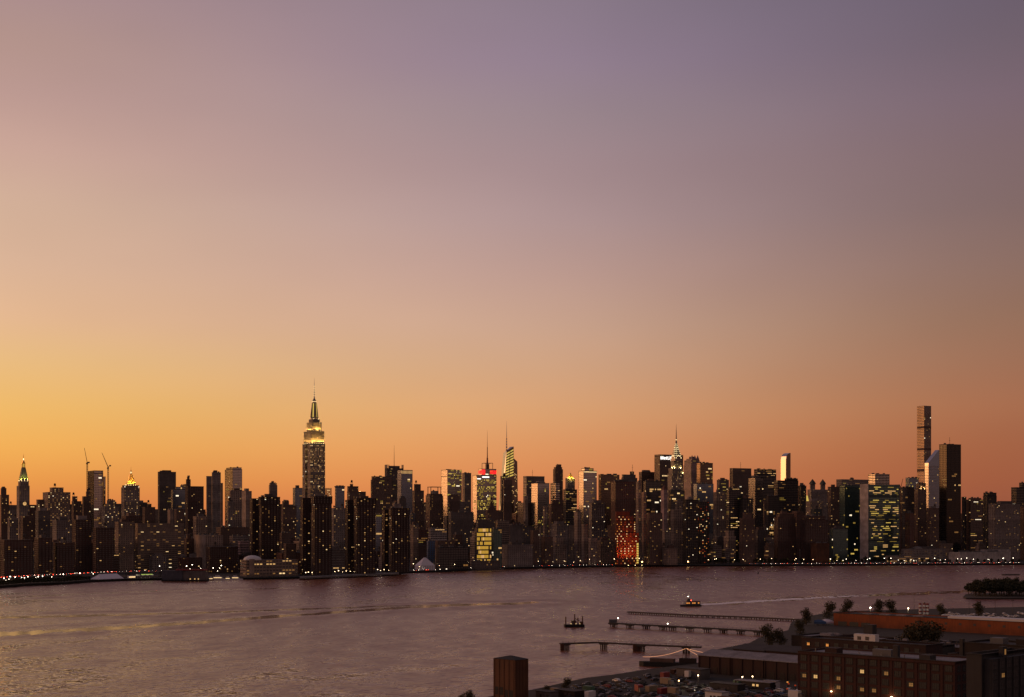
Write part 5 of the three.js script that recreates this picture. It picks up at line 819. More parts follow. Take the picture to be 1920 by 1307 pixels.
// ------------------------------------------------------------------ river traffic and piers
{ // ferry with its wake
  const D = depthAt(1137), t = thing('ferry', 'small lit ferry under way, trailing a foaming wake', 'ferry', [U(1294) * D, 0, -D], Math.PI + .32), L = 21;
  const sh = new THREE.Shape([[-L / 2, -3], [L * .3, -3], [L / 2, 0], [L * .3, 3], [-L / 2, 3]].map((a) => new THREE.Vector2(...a))), g = new THREE.ExtrudeGeometry(sh, { depth: 2.2, bevelEnabled: false }); g.rotateX(-Math.PI / 2); g.translate(0, -.4, 0); mesh(g, 'hull', M.blackpaint, t);
  new G().frustum([-L * .45, L * .3, -2.7, 2.7], 1.82, [-L * .45, L * .22, -2.6, 2.6], 4.6).mesh('passenger_cabin', M.greypaint, t); new G().box(-L * .44, 4.62, -2.5, L * .1, 5, 2.5).mesh('upper_deck', M.redpaint, t); new G().frustum([L * .02, L * .2, -1.6, 1.6], 5.02, [L * .03, L * .16, -1.4, 1.4], 7.4).mesh('wheelhouse', M.greypaint, t); for (const z of [-2.74, 2.66]) for (let i = 0; i < 7; i++) if (i % 3 !== 1) new G().box(-L * .4 + i * 2, 2.7, z, -L * .4 + i * 2 + 1.5, 3.8, z + .08).mesh('cabin_window', M.o1, t);
  new G().cyl(L * .1, 7.4, 0, .1, 9.4, .06, 5).mesh('mast', M.steel, t); const s = new THREE.SphereGeometry(.42, 8, 6); s.translate(L * .1, 9.4, 0); mesh(s, 'mast_light', M.lampwhite, t); const r = new THREE.SphereGeometry(.3, 8, 6); r.translate(-L * .1, 5.6, 2.2); mesh(r, 'port_light', M.taillight, t); for (let i = 0; i < 8; i++) new G().box(-L * .42 + i * 1.4, 5, 2.4, -L * .42 + i * 1.4 + .08, 6, 2.48).mesh('rail_post', M.steel, t);
  const pts = [[1309, 1134], [1360, 1131.4], [1440, 1126], [1560, 1119.5], [1700, 1113], [1840, 1107.5]].map(([x, y]) => { const q = depthAt(y); return [U(x) * q, q]; }), f = new G(); const keep = seed; seed = 5;
  for (let i = 0; i < pts.length - 1; i++) { const n = 150; for (let k = 0; k < n; k++) { const u = (k + rnd()) / n, X = pts[i][0] + (pts[i + 1][0] - pts[i][0]) * u, q = pts[i][1] + (pts[i + 1][1] - pts[i][1]) * u, spread = 5 + 4 * i, o = rr(-1, 1) * spread * 1.6, s = rr(1.2, 3.6) * (1 - i * .1), l = s * rr(1, 2.6), a = rr(-.5, .5), cx = Math.cos(a), sx = Math.sin(a); if (rnd() < i * .17) continue; const y = .03 + rnd() * .05, P = (dx, dz) => [X + dx * cx - dz * sx, y, -(q + o) + dx * sx + dz * cx]; f.quad(P(-l, -s * .5), P(l * .6, -s * .7), P(l, s * .4), P(-l * .7, s * .6)); } }
  const calm = M.water.clone(); calm.bumpMap = null; calm.roughnessMap = null; calm.roughness = .13; calm.name = 'calm_wake_water';
  const ribbon = (name, label, line, w0, w1) => { const g = new G(), P = line.map(([x, y]) => { const d = depthAt(y); return V(U(x) * d, .05, -d); }), c = new THREE.CatmullRomCurve3(P), n = 160; let prev = null; for (let i = 0; i <= n; i++) { const t = i / n, p = c.getPoint(t), w = (w0 + (w1 - w0) * t) * (.55 + .9 * vnoise(i * .35, w0 * 9)), o = (vnoise(i * .22, w1 * 7 + 3) - .5) * w1 * .5, cur = [[p.x, .05, p.z + o - w / 2], [p.x, .05, p.z + o + w / 2]]; if (prev) g.quad(prev[1], cur[1], cur[0], prev[0]); prev = cur; } const m = g.mesh(name, calm, scene); m.userData = { kind: 'structure' }; return m; };
  ribbon('smooth_wake_water', '', [[1306, 1135], [1400, 1129], [1520, 1121.5], [1660, 1115], [1800, 1109], [1930, 1104]], 24, 60);
  ribbon('smooth_wake_water_001', '', [[-60, 1193], [140, 1182], [330, 1170], [560, 1153], [760, 1140], [1010, 1129.5]], 48, 26); ribbon('smooth_wake_water_002', '', [[-60, 1160], [240, 1153], [480, 1145], [720, 1137], [905, 1132]], 20, 12);
  seed = keep; for (const [line, a, b] of [[[[1308, 1134.6], [1380, 1130.3], [1470, 1124.6]], 11, 22], [[[1470, 1124.6], [1560, 1119.6], [1650, 1115.4]], 22, 21]]) { const c = new THREE.CatmullRomCurve3(line.map(([x, y]) => { const d = depthAt(y); return V(U(x) * d, 0, -d); })), n = 90; let prev = null; for (let i = 0; i <= n; i++) { const t = i / n, p = c.getPoint(t), w = (a + (b - a) * t) * (.5 + vnoise(i * .6, a * 5)), o = (vnoise(i * .4, 17) - .5) * 8, cur = [[p.x, .09, p.z + o - w / 2], [p.x, .09, p.z + o + w / 2]]; if (prev && !(b < a && vnoise(i * .5, 3) < t * .8)) f.quad(prev[1], cur[1], cur[0], prev[0]); prev = cur; } }
  const m = f.mesh('wake_foam', M.foam, scene, 'stuff'); m.userData.label = 'white foam of the wake behind the ferry'; m.userData.category = 'foam';
}
{ // spud barge
  const D = depthAt(1177), t = thing('spud_barge', 'dark work barge with four tall spud poles', 'barge', [U(1060) * D, 0, -D - 3], .12), W = 37 / F * D; new G().box(0, -1, -7, W, 2, 0).mesh('hull', M.black, t); new G().box(W * .35, 2.01, -5, W * .6, 5, -1.5).mesh('deckhouse', M.dkgrey, t); for (const [f, z, y] of [[.04, -1, 1157], [.5, -1, 1152], [.72, -6, 1160], [.9, -1, 1156]]) new G().cyl(W * f, -3, z, .45, heightAt(y, D), .45, 8).mesh('spud_pole', M.rust, t); new G().box(W * .78, 2.01, -4, W * .96, 4, -2).mesh('winch', M.rust, t); for (const f of [.3, .55, .75]) new G().box(W * f, 2.4, -1.2, W * f + .5, 2.9, -.9).mesh('deck_lamp', M.w3, t); new G().bar([W * .5, 7, -1], [W * .86, 3.6, -2], .2, 4).mesh('boom', M.rust, t);
}
function pier(name, label, px, deckH, width, opt = {}) {             // px: waterline points of its near side
  const t = thing(name, label, 'pier'), P = px.map(([x, y]) => { const D = depthAt(y); return [U(x) * D, D]; }), g = new G(); let n = 0;
  for (let i = 0; i < P.length - 1; i++) {
    const [a, b] = [P[i], P[i + 1]], len = Math.hypot(b[0] - a[0], b[1] - a[1]), ux = (b[0] - a[0]) / len, ud = (b[1] - a[1]) / len, nx = -ud, nd = ux, c = (p, o, y) => [p[0] + nx * o, y, -(p[1] + nd * o)], y0 = deckH - .9, y1 = deckH;
    g.quad(c(a, 0, y0), c(b, 0, y0), c(b, 0, y1), c(a, 0, y1)).quad(c(a, 0, y1), c(b, 0, y1), c(b, width, y1), c(a, width, y1)).quad(c(b, width, y0), c(a, width, y0), c(a, width, y1), c(b, width, y1)).quad(c(a, width, y0), c(b, width, y0), c(b, 0, y0), c(a, 0, y0)).quad(c(a, width, y0), c(a, 0, y0), c(a, 0, y1), c(a, width, y1)).quad(c(b, 0, y0), c(b, width, y0), c(b, width, y1), c(b, 0, y1));
    for (let s = opt.first ?? 2; s < len; s += opt.step ?? 12) for (const k of opt.cluster ? [0, 1.7, 3.4] : [0]) for (const o of [.8, width - .8]) { const X = a[0] + ux * (s + k) + nx * o, D = a[1] + ud * (s + k) + nd * o; new G().cyl(X, -3, -D, opt.r ?? .5, y0, opt.r ?? .5, 6).mesh('pile', M.timber, t); n++; }
    if (opt.cluster) for (let s = opt.first ?? 2; s < len - 4; s += opt.step ?? 12) { const q = (k, o, y) => [a[0] + ux * (s + k) + nx * o, y, -(a[1] + ud * (s + k) + nd * o)]; const h = new G(); h.quad(q(-.8, -.1, y0 - .6), q(4.2, -.1, y0 - .6), q(4.2, -.1, y0 - .02), q(-.8, -.1, y0 - .02)).quad(q(4.2, -.1, y0 - .6), q(4.2, width, y0 - .6), q(4.2, width, y0 - .02), q(4.2, -.1, y0 - .02)).quad(q(4.2, width, y0 - .6), q(-.8, width, y0 - .6), q(-.8, width, y0 - .02), q(4.2, width, y0 - .02)).quad(q(-.8, width, y0 - .6), q(-.8, -.1, y0 - .6), q(-.8, -.1, y0 - .02), q(-.8, width, y0 - .02)).quad(q(-.8, -.1, y0 - .02), q(4.2, -.1, y0 - .02), q(4.2, width, y0 - .02), q(-.8, width, y0 - .02)).quad(q(-.8, width, y0 - .6), q(4.2, width, y0 - .6), q(4.2, -.1, y0 - .6), q(-.8, -.1, y0 - .6)); h.mesh('pile_cap', M.sootgrey, t); }
    if (opt.rail) for (let s = 1; s < len; s += 4) { const X = a[0] + ux * s + nx * .15, D = a[1] + ud * s + nd * .15; new G().box(X - .08, y1, -D - .08, X + .08, y1 + 1.2, -D + .08).mesh('rail_post', M.iron, t); }
    if (opt.rail) { const h = new G(); h.bar([a[0] + nx * .15, y1 + 1.15, -(a[1] + nd * .15)], [b[0] + nx * .15, y1 + 1.15, -(b[1] + nd * .15)], .06, 4); h.mesh('handrail', M.iron, t); }
  }
  g.mesh('deck', M[opt.mat ?? 'concrete'], t); return { t, P };
}
pier('jetty', 'long low dark jetty of rotten timber, farthest out in the river', [[1175, 1151], [1290, 1157], [1400, 1161], [1500, 1166]], 2, 5, { mat: 'timber', step: 5, r: .4 });
{ const { t, P } = pier('pile_pier', 'pier on clustered piles with lamps and a container', [[1140, 1176], [1250, 1182], [1345, 1187], [1425, 1192]], 3.4, 5, { cluster: true, step: 15, rail: true, mat: 'sootgrey', r: .34 }); const [X, D] = P[0]; new G().box(X + 1, 3.42, -D - 4, X + 7, 5.8, -D - 1.2).mesh('cabin', M.greypaint, t);
  for (const [x, y] of [[1159, 1161], [1252, 1172.5]]) { const d = depthAt(y + 18) + 4, l = thing('pier_lamp', 'white lamp standing on the clustered-pile pier', 'street lamp', [U(x) * d, 3.42, -d], 0, 'lamps on the clustered-pile pier'); new G().cyl(0, 0, 0, .1, 4, .08, 5).mesh('pole', M.iron, l); const s = new THREE.SphereGeometry(.42, 8, 6); s.translate(0, 4.3, 0); mesh(s, 'lamp_globe', M.lampwhite, l); } }
{ const { t, P } = pier('footbridge_pier', 'narrow footbridge pier on a few wide supports', [[1053, 1220], [1120, 1217.5], [1190, 1221.5], [1312, 1227]], 4.6, 3.4, { cluster: true, step: 30, rail: true, mat: 'timber', r: .34 }); const [X, D] = P[0]; new G().box(X - .8, -2, -D - 3, X + 1.4, 4.2, -D + .4).mesh('end_block', M.rust, t); new G().box(P[2][0] - 1, -2, -P[2][1] - 3, P[2][0] + 4, 4.4, -P[2][1] + .4).mesh('middle_block', M.rust, t); }
{ // moored ship with string lights
  const D = depthAt(1251), t = thing('moored_ship', 'old moored ship with strings of lights from its mast', 'ship', [U(1254) * D, 0, -D - 2], -.42), L = 34, sh = new THREE.Shape([[-L / 2, -.6], [-L * .4, -3], [L / 2, -3], [L / 2, 3], [-L * .4, 3], [-L / 2, .6]].map((a) => new THREE.Vector2(...a))), g = new THREE.ExtrudeGeometry(sh, { depth: 3.2, bevelEnabled: false }); g.rotateX(-Math.PI / 2); g.translate(0, -.6, 0); mesh(g, 'hull', M.black, t);
  new G().box(-L * .3, 2.62, -2, L * .1, 4.6, 2).mesh('deckhouse', M.brown, t); new G().box(L * .2, 2.62, -2, L * .46, 5.2, 2).mesh('aft_cabin', M.dimbrown, t); new G().cyl(L * .3, 2.6, 0, .35, 13, .22, 8).mesh('mast', M.timber, t); for (const x of [.25, .36]) new G().box(L * x, 5.22, -1, L * x + .8, 7, -.2).mesh('ventilator', M.whitepaint, t);
  const wire = (a, b, sag) => { const h = new G(), n = 26; let p = null; for (let i = 0; i <= n; i++) { const f = i / n, q = [a[0] + (b[0] - a[0]) * f, a[1] + (b[1] - a[1]) * f - sag * 4 * f * (1 - f), a[2] + (b[2] - a[2]) * f]; if (p) h.bar(p, q, .07, 4); p = q; } h.mesh('string_light', M.string, t); }; wire([L * .3, 10.6, 0], [-L * .44, 5, 0], 1.4); wire([L * .3, 10.6, 0], [L * .8, 4.2, 1], .9); wire([L * .3, 10.6, 0], [L * .9, 7.5, -4], .7);
}
// ------------------------------------------------------------------ near bank: warehouses and lofts
const BA = 45 * Math.PI / 180, BK = 2.5;
function shed(name, label, x, D, len, dep, h, wall, o = {}) {         // left front corner at column x; front runs right and nearer
  const t = thing(name, label, o.cat ?? 'warehouse', [U(x) * D, BK, -D], -BA, o.group), g = new G(), r = new G();
  g.box(0, 0, -dep, len, h, 0, 'tb');
  if (o.gable) { const m = -dep / 2, hh = h + o.gable, e = .5; g.tri([0, h, 0], [0, h, -dep], [0, hh, m]); g.tri([len, h, -dep], [len, h, 0], [len, hh, m]); for (const [za, zb] of [[e, m], [-dep - e, m]]) { const y0 = h - e * o.gable / (dep / 2), A = [[-e, y0, za], [len + e, y0, za], [len + e, hh, zb], [-e, hh, zb]]; r.quad(...(za > zb ? A : [A[1], A[0], A[3], A[2]])); const B = A.map((v) => [v[0], v[1] - .35, v[2]]); r.quad(...(za > zb ? [B[1], B[0], B[3], B[2]] : B)); r.quad(B[0], B[1], A[1], A[0]); } }
  else { r.quad([.3, h - .6, -.3], [len - .3, h - .6, -.3], [len - .3, h - .6, -dep + .3], [.3, h - .6, -dep + .3]); g.box(0, h - 1, -.3, len, h, -.02).box(0, h - 1, -dep, len, h + .01, -dep + .3).box(0, h - 1, -dep + .3, .3, h + .02, -.3).box(len - .3, h - 1, -dep + .3, len, h + .02, -.3); }
  g.mesh('wall', M[wall], t); r.mesh('roof', M[o.roof ?? 'roof'], t); if (!o.gable) new G().box(-.25, h + .03, -dep - .25, len + .25, h + .3, -dep + .35).box(-.25, h + .03, -.35, len + .25, h + .3, .25).box(-.25, h + .03, -dep + .36, .35, h + .3, -.36).box(len - .35, h + .03, -dep + .36, len + .25, h + .3, -.36).mesh('coping', M.sootgrey, t);
  return t;
}
function windowAt(t, x, y, w, h, lit, z = 0, side) {                   // framed sash with panes; side: on the right end wall
  const fr = new G(), b = .14; fr.box(x - b, y - b, -.05, x, y + h + b, .12).box(x + w, y - b, -.05, x + w + b, y + h + b, .12).box(x, y + h, -.05, x + w, y + h + b, .12).box(x - b * 1.6, y - b * 2, -.05, x + w + b * 1.6, y - .01, .2); for (let i = 1; i < 3; i++) fr.box(x + w * i / 3 - .05, y, -.04, x + w * i / 3 + .05, y + h, .08); fr.box(x, y + h / 2 - .05, -.04, x + w, y + h / 2 + .05, .09);
  const m = fr.mesh('window', M.sootgrey, t); new G().quad([x, y, .03], [x + w, y, .03], [x + w, y + h, .03], [x, y + h, .03]).mesh('pane', M.blackpaint, m); if (lit) new G().quad([x + w * .36, y + h * .1, .05], [x + w * .96, y + h * .1, .05], [x + w * .96, y + h * .72, .05], [x + w * .36, y + h * .72, .05]).mesh('lit_pane_light', M[lit], m); if (side) { m.rotation.y = Math.PI / 2; m.position.set(side[0], 0, side[1]); } else m.position.z = z; return m;
}
{ // three brick shed bays and the row behind
  const S = [['brick warehouse bay nearest the moored ship', 1310, 772, 0], ['middle brick warehouse bay of the front row', 1310, 772, 20.6], ['brick warehouse bay joined to the tall brick loft', 1310, 772, 41.2]];
  const dir = [Math.cos(BA), -Math.sin(BA)]; for (const [label, x, D, s] of S) { const X = U(x) * D + dir[0] * s, d = D + dir[1] * s; const t = shed('brick_warehouse', label, CX + X / d * F, d, 20, 24, 9.3, 'sootbrick', { gable: 2.2, roof: 'paleroof', group: 'front row of brick warehouse bays' }); for (let i = 0; i < 3; i++) { new G().box(3 + i * 6, .01, -.1, 6 + i * 6, 3.4, .08).mesh('door', M.dimbrown, t); } for (let i = 0; i < 4; i++) new G().box(i * 6.5, 0, 0, i * 6.5 + .5, 9, .3).mesh('pilaster', M.sootbrick, t); }
  for (const [label, s, b, h] of [['brick warehouse bay in the rear row behind the moored ship end', 2, 27, 11], ['middle brick warehouse bay of the rear row', 22.6, 27, 11.4], ['rear brick warehouse bay in front of the leafy tree', 43.2, 27, 11.2]]) { const X = U(1310) * 772 + dir[0] * s + Math.sin(BA) * b, d = 772 + dir[1] * s + Math.cos(BA) * b; shed('brick_warehouse', label, CX + X / d * F, d, 20, 22, h, 'sootbrick', { gable: 2, roof: 'roof', group: 'rear row of brick warehouse bays' }); }
}
{ // tall brick loft with windows
  const len = 76, h = 20.6, t = shed('brick_loft', 'five-storey red brick loft with tall arched-bay windows, a few lit', 1496, 662, len, 26, h, 'loftbrick', { cat: 'building', roof: 'paleroof' }), bays = 13, bw = len / bays;
  for (let i = 0; i <= bays; i++) new G().box(Math.max(.01, i * bw - .5), 0, .01, Math.min(len - .01, i * bw + .5), h - 1.2, .16).mesh('pilaster', M.loftbrick, t); new G().box(0, h - 1.2, .01, len, h - .7, .55).mesh('cornice', M.loftbrick, t);
  const lit = { '1,2': 'w2', '3,1': 'w1', '5,3': 'w2', '3,2': 'w1', '7,3': 'w1', '6,0': 'o1', '7,0': 'o1', '9,2': 'w1', '0,2': 'w1', '6,1': 'w1', '8,0': 'o1', '5,1': 'w1' };
  for (let i = 0; i < bays; i++) for (let k = 0; k < 5; k++) windowAt(t, i * bw + 1.4, 1.3 + k * 3.85, bw - 2.8, 2.3, lit[i + ',' + k]);
  for (let i = 0; i < 3; i++) for (let k = 0; k < 5; k++) windowAt(t, 2 + i * 4.4, 1.3 + k * 3.85, 2.2, 2.2, 0, 0, [len, 0]);
  for (const x of [17.5, 47]) { new G().box(x - .3, 3.9, .02, x + .3, 4.3, .6).mesh('wall_lamp', M.lamp, t); const l = new THREE.PointLight(new THREE.Color(1, .55, .22), 22, 0, 2); l.position.set(x, 4.1, 1.6); l.castShadow = true; l.shadow.radius = 8; l.name = 'wall_light'; t.add(l); }
  for (const [x, z, w, d, hh, m] of [[12, -8, 6, 5, 2.6, 'sootbrick'], [34, -10, 9, 4, 3.2, 'greypaint'], [58, -8, 5, 5, 2.4, 'sootgrey']]) new G().box(x, h - .58, z, x + w, h - .6 + hh, z + d).mesh('roof_hut', M[m], t); for (let i = 0; i < 6; i++) new G().cyl(6 + i * 11, h - .58, -5, .25, h + 1.2, .25, 6).mesh('vent_pipe', M.steel, t); new G().box(45, h - .58, -6, 47.4, h + 5, -4).mesh('chimney', M.sootgrey, t);
}
{ // second loft behind, orange warehouse, long grey-roofed shed, right-hand buildings
  const t = shed('brick_loft', 'dark red brick loft behind the five-storey one, with two orange windows', 1503, 760, 70, 16, 19, 'sootbrick', { cat: 'building', roof: 'roof' }); for (let i = 0; i < 12; i++) for (let k = 0; k < 2; k++) windowAt(t, 2.5 + i * 5.6, 15.2 - k * 4.2, 2.4, 2, (k === 0 && (i === 0 || i === 2)) ? 'o1' : 0);
  new G().box(33, 18.42, -9, 38, 27, -5).mesh('stair_tower', M.sootgrey, t); new G().box(30, 18.42, -4.6, 42, 22.5, -1).mesh('penthouse', M.whitepaint, t); for (const x of [32, 36.5]) new G().box(x, 19.6, -.98, x + 2, 21.4, -.9).mesh('penthouse_window', M.glass, t);
  const o = shed('orange_warehouse', 'long low orange painted warehouse by the river', 1563, 1128, 205, 30, 9.2, 'orange', { roof: 'roof' }); for (let i = 0; i < 3; i++) new G().box(4 + i * 10, .01, -.1, 11.5 + i * 10, 3.2, .1).mesh('loading_door', M.blackpaint, o); for (let i = 0; i < 9; i++) new G().box(70 + i * 11, 5, -.1, 72 + i * 11, 6.6, .1).mesh('window', M.glass, o); new G().box(90, 8.62, -22, 196, 10.6, -8).mesh('roof_monitor', M.whitepaint, o); for (let i = 0; i < 4; i++) new G().box(20 + i * 14, 8.62, -14, 28 + i * 14, 9.7, -8).mesh('skylight', M.paleroof, o);
  const g = shed('long_shed', 'long shed with a pale grey flat roof before the orange warehouse', 1484, 925, 150, 30, 7.6, 'dimbrown', { roof: 'paleroof' }); for (let i = 0; i < 5; i++) new G().box(10 + i * 26, 7.02, -20, 18 + i * 26, 8.8, -16).mesh('skylight', M.paleroof, g);
  { const ks = seed; seed = 909; for (let i = 0; i < 16; i++) { const x = rr(4, 142), z = -rr(3, 26), w = rr(2, 9); new G().box(x, 7.02, z, x + w, 7 + rr(.5, 2.4), z + rr(1, 3)).mesh(pick(['skylight', 'roof_hut', 'cooling_unit']), M[pick(['paleroof', 'sootgrey', 'sootbrick', 'whitepaint', 'roof'])], g); } for (const x of [28, 61, 99, 124]) new G().box(x, 7.02, -29.6, x + .5, 8.6, -.4).mesh('fire_wall', M.sootbrick, g); seed = ks; }
  const n0 = [Math.SQRT1_2, Math.SQRT1_2], C2 = [U(1503) * 760, 760], along = [Math.cos(BA), -Math.sin(BA)], keepSeed = seed; seed = 77;
  for (const [off, s, len, dep, h, wall, roof, label] of [[46, -14, 26, 24, 11, 'sootbrick', 'roof', 'dark brick shed with a tarred roof left of the tree clump'], [50, 14, 30, 22, 14, 'dimbrown', 'paleroof', 'brown mill block with a pale patched roof'], [48, 62, 34, 24, 15, 'sootbrick', 'roof', 'dark red mill block right of the tree clump'], [50, 98, 30, 22, 13, 'dimbrown', 'paleroof', 'low mill block with a pale roof behind the brown corner-pier block'], [84, -26, 30, 24, 8, 'dimbrown', 'paleroof', 'low pale-roofed shed nearest the leafy bank tree'], [86, 6, 36, 26, 11, 'sootbrick', 'paleroof', 'wide pale-roofed mill shed before the long grey shed'], [84, 45, 38, 26, 10, 'sootbrick', 'roof', 'tarred-roof mill shed before the long grey shed'], [86, 86, 40, 24, 11.5, 'dimbrown', 'paleroof', 'pale-roofed mill shed toward the parking lot'], [118, -22, 28, 16, 6, 'sootbrick', 'roof', 'small brick store on the bank beside the piers'], [36, 40, 18, 14, 16, 'sootgrey', 'roof', 'grey concrete block between the mill sheds']]) {
    const X = C2[0] + n0[0] * off + along[0] * s, D = C2[1] + n0[1] * off + along[1] * s, m = shed('mill_shed', label, CX + X / D * F, D, len, dep, h, wall, { roof });
    for (let i = 0; i < 4; i++) { const x = rr(2, len - 5), z = -rr(4, dep - 3), w = rr(1.5, 4); new G().box(x, h - .58, z, x + w, h + rr(.4, 2.2), z + rr(1.2, 2.8)).mesh(pick(['roof_hut', 'skylight', 'cooling_unit']), M[pick(['sootgrey', 'paleroof', 'greypaint', 'sootbrick'])], m); }
    for (let i = 0; i < len / 6 - 1; i++) windowAt(m, 2 + i * 6, h - 4.6, 2.4, 2, rnd() < .08 ? 'w1' : 0); new G().cyl(len * .7, h - .58, -dep * .6, .3, h + 2.4, .25, 7).mesh('vent_pipe', M.iron, m);
  }
  seed = keepSeed;
  const q = shed('brick_house', 'brown block with a pale corner pier above the concrete loft', 1806, 655, 46, 22, 25, 'dimbrown', { cat: 'building', roof: 'roof' }); new G().box(-1.6, 0, -1.6, .0 - .01, 26.5, .4).mesh('corner_pier', M.sootgrey, q); for (let i = 0; i < 3; i++) new G().box(8 + i * 12, 24.42, -14, 14 + i * 12, 27, -9).mesh('roof_hut', M[['greypaint', 'dimbrown', 'dkgrey'][i]], q);
  const c = shed('concrete_loft', 'tall grey concrete loft with a blank stair tower and gridded side windows', 1812, 546, 6, 34, 29.5, 'sootgrey', { cat: 'building', roof: 'roof' }); const body = new G().box(6.05, 0, -40, 9, 28, -1.6); body.mesh('side_wing', M.sootgrey, c); for (let i = 0; i < 7; i++) { new G().box(9, 0, -2.2 - i * 5.4, 9.4, 28, -1.7 - i * 5.4).mesh('pilaster', M.sootgrey, c); for (let k = 0; k < 7; k++) windowAt(c, 2.2 + i * 5.4 + .5, 1.6 + k * 3.8, 3.6, 2.4, (i === 1 && k === 5) ? 'w1' : 0, 0, [9.02, 0]); } new G().box(7, 28.02, -14, 8.8, 32, -11).mesh('lift_hut', M.sootgrey, c); new G().box(8.82, 29, -13, 8.9, 31, -12).mesh('lift_hut_window', M.w1, c);
  const k = shed('gatehouse', 'small two-storey red brick house between the two lofts', 1778, 700, 9, 9, 16, 'loftbrick', { cat: 'house', roof: 'roof' }); for (let i = 0; i < 2; i++) for (let j = 0; j < 3; j++) windowAt(k, 1.4 + i * 4, 3 + j * 4.2, 2, 1.8, j === 2 ? 'w1' : 0);
}
{ // square weathered tower on the bank
  const D = 650, len = 13.6, dep = 8.2, c = U(966) * D, X = c - Math.cos(BA) * len, Dl = D + Math.sin(BA) * len, t = thing('concrete_tower', 'square windowless rust-stained tower rising from the river bank', 'tower', [X, 1.2, -Dl], -BA), h = heightAt(1238, D) - 1.2;
  new G().box(0, 0, -dep, len, h, 0).mesh('shaft', M.rust, t); new G().frustum([-.3, len + .3, -dep - .3, .3], h + .01, [len * .45, len * .55, -dep * .55, -dep * .45], h + 1.4).mesh('roof', M.black, t); for (const [x, w, y, hh] of [[1.2, 5, 3.2, 3.4], [7.2, 5, 2.4, 3.2]]) new G().box(x, y, -.3, x + w, y + hh, .08).mesh('opening', M.black, t); for (let i = 0; i < 5; i++) new G().box(.4 + i * 3, 0, .01, .8 + i * 3, h - .3, .16).mesh('rib', M.rust, t); for (let i = 0; i < 4; i++) new G().box(len + .01, 0, -1 - i * 2, len + .16, h - .3, -.7 - i * 2).mesh('rib', M.rust, t);
}
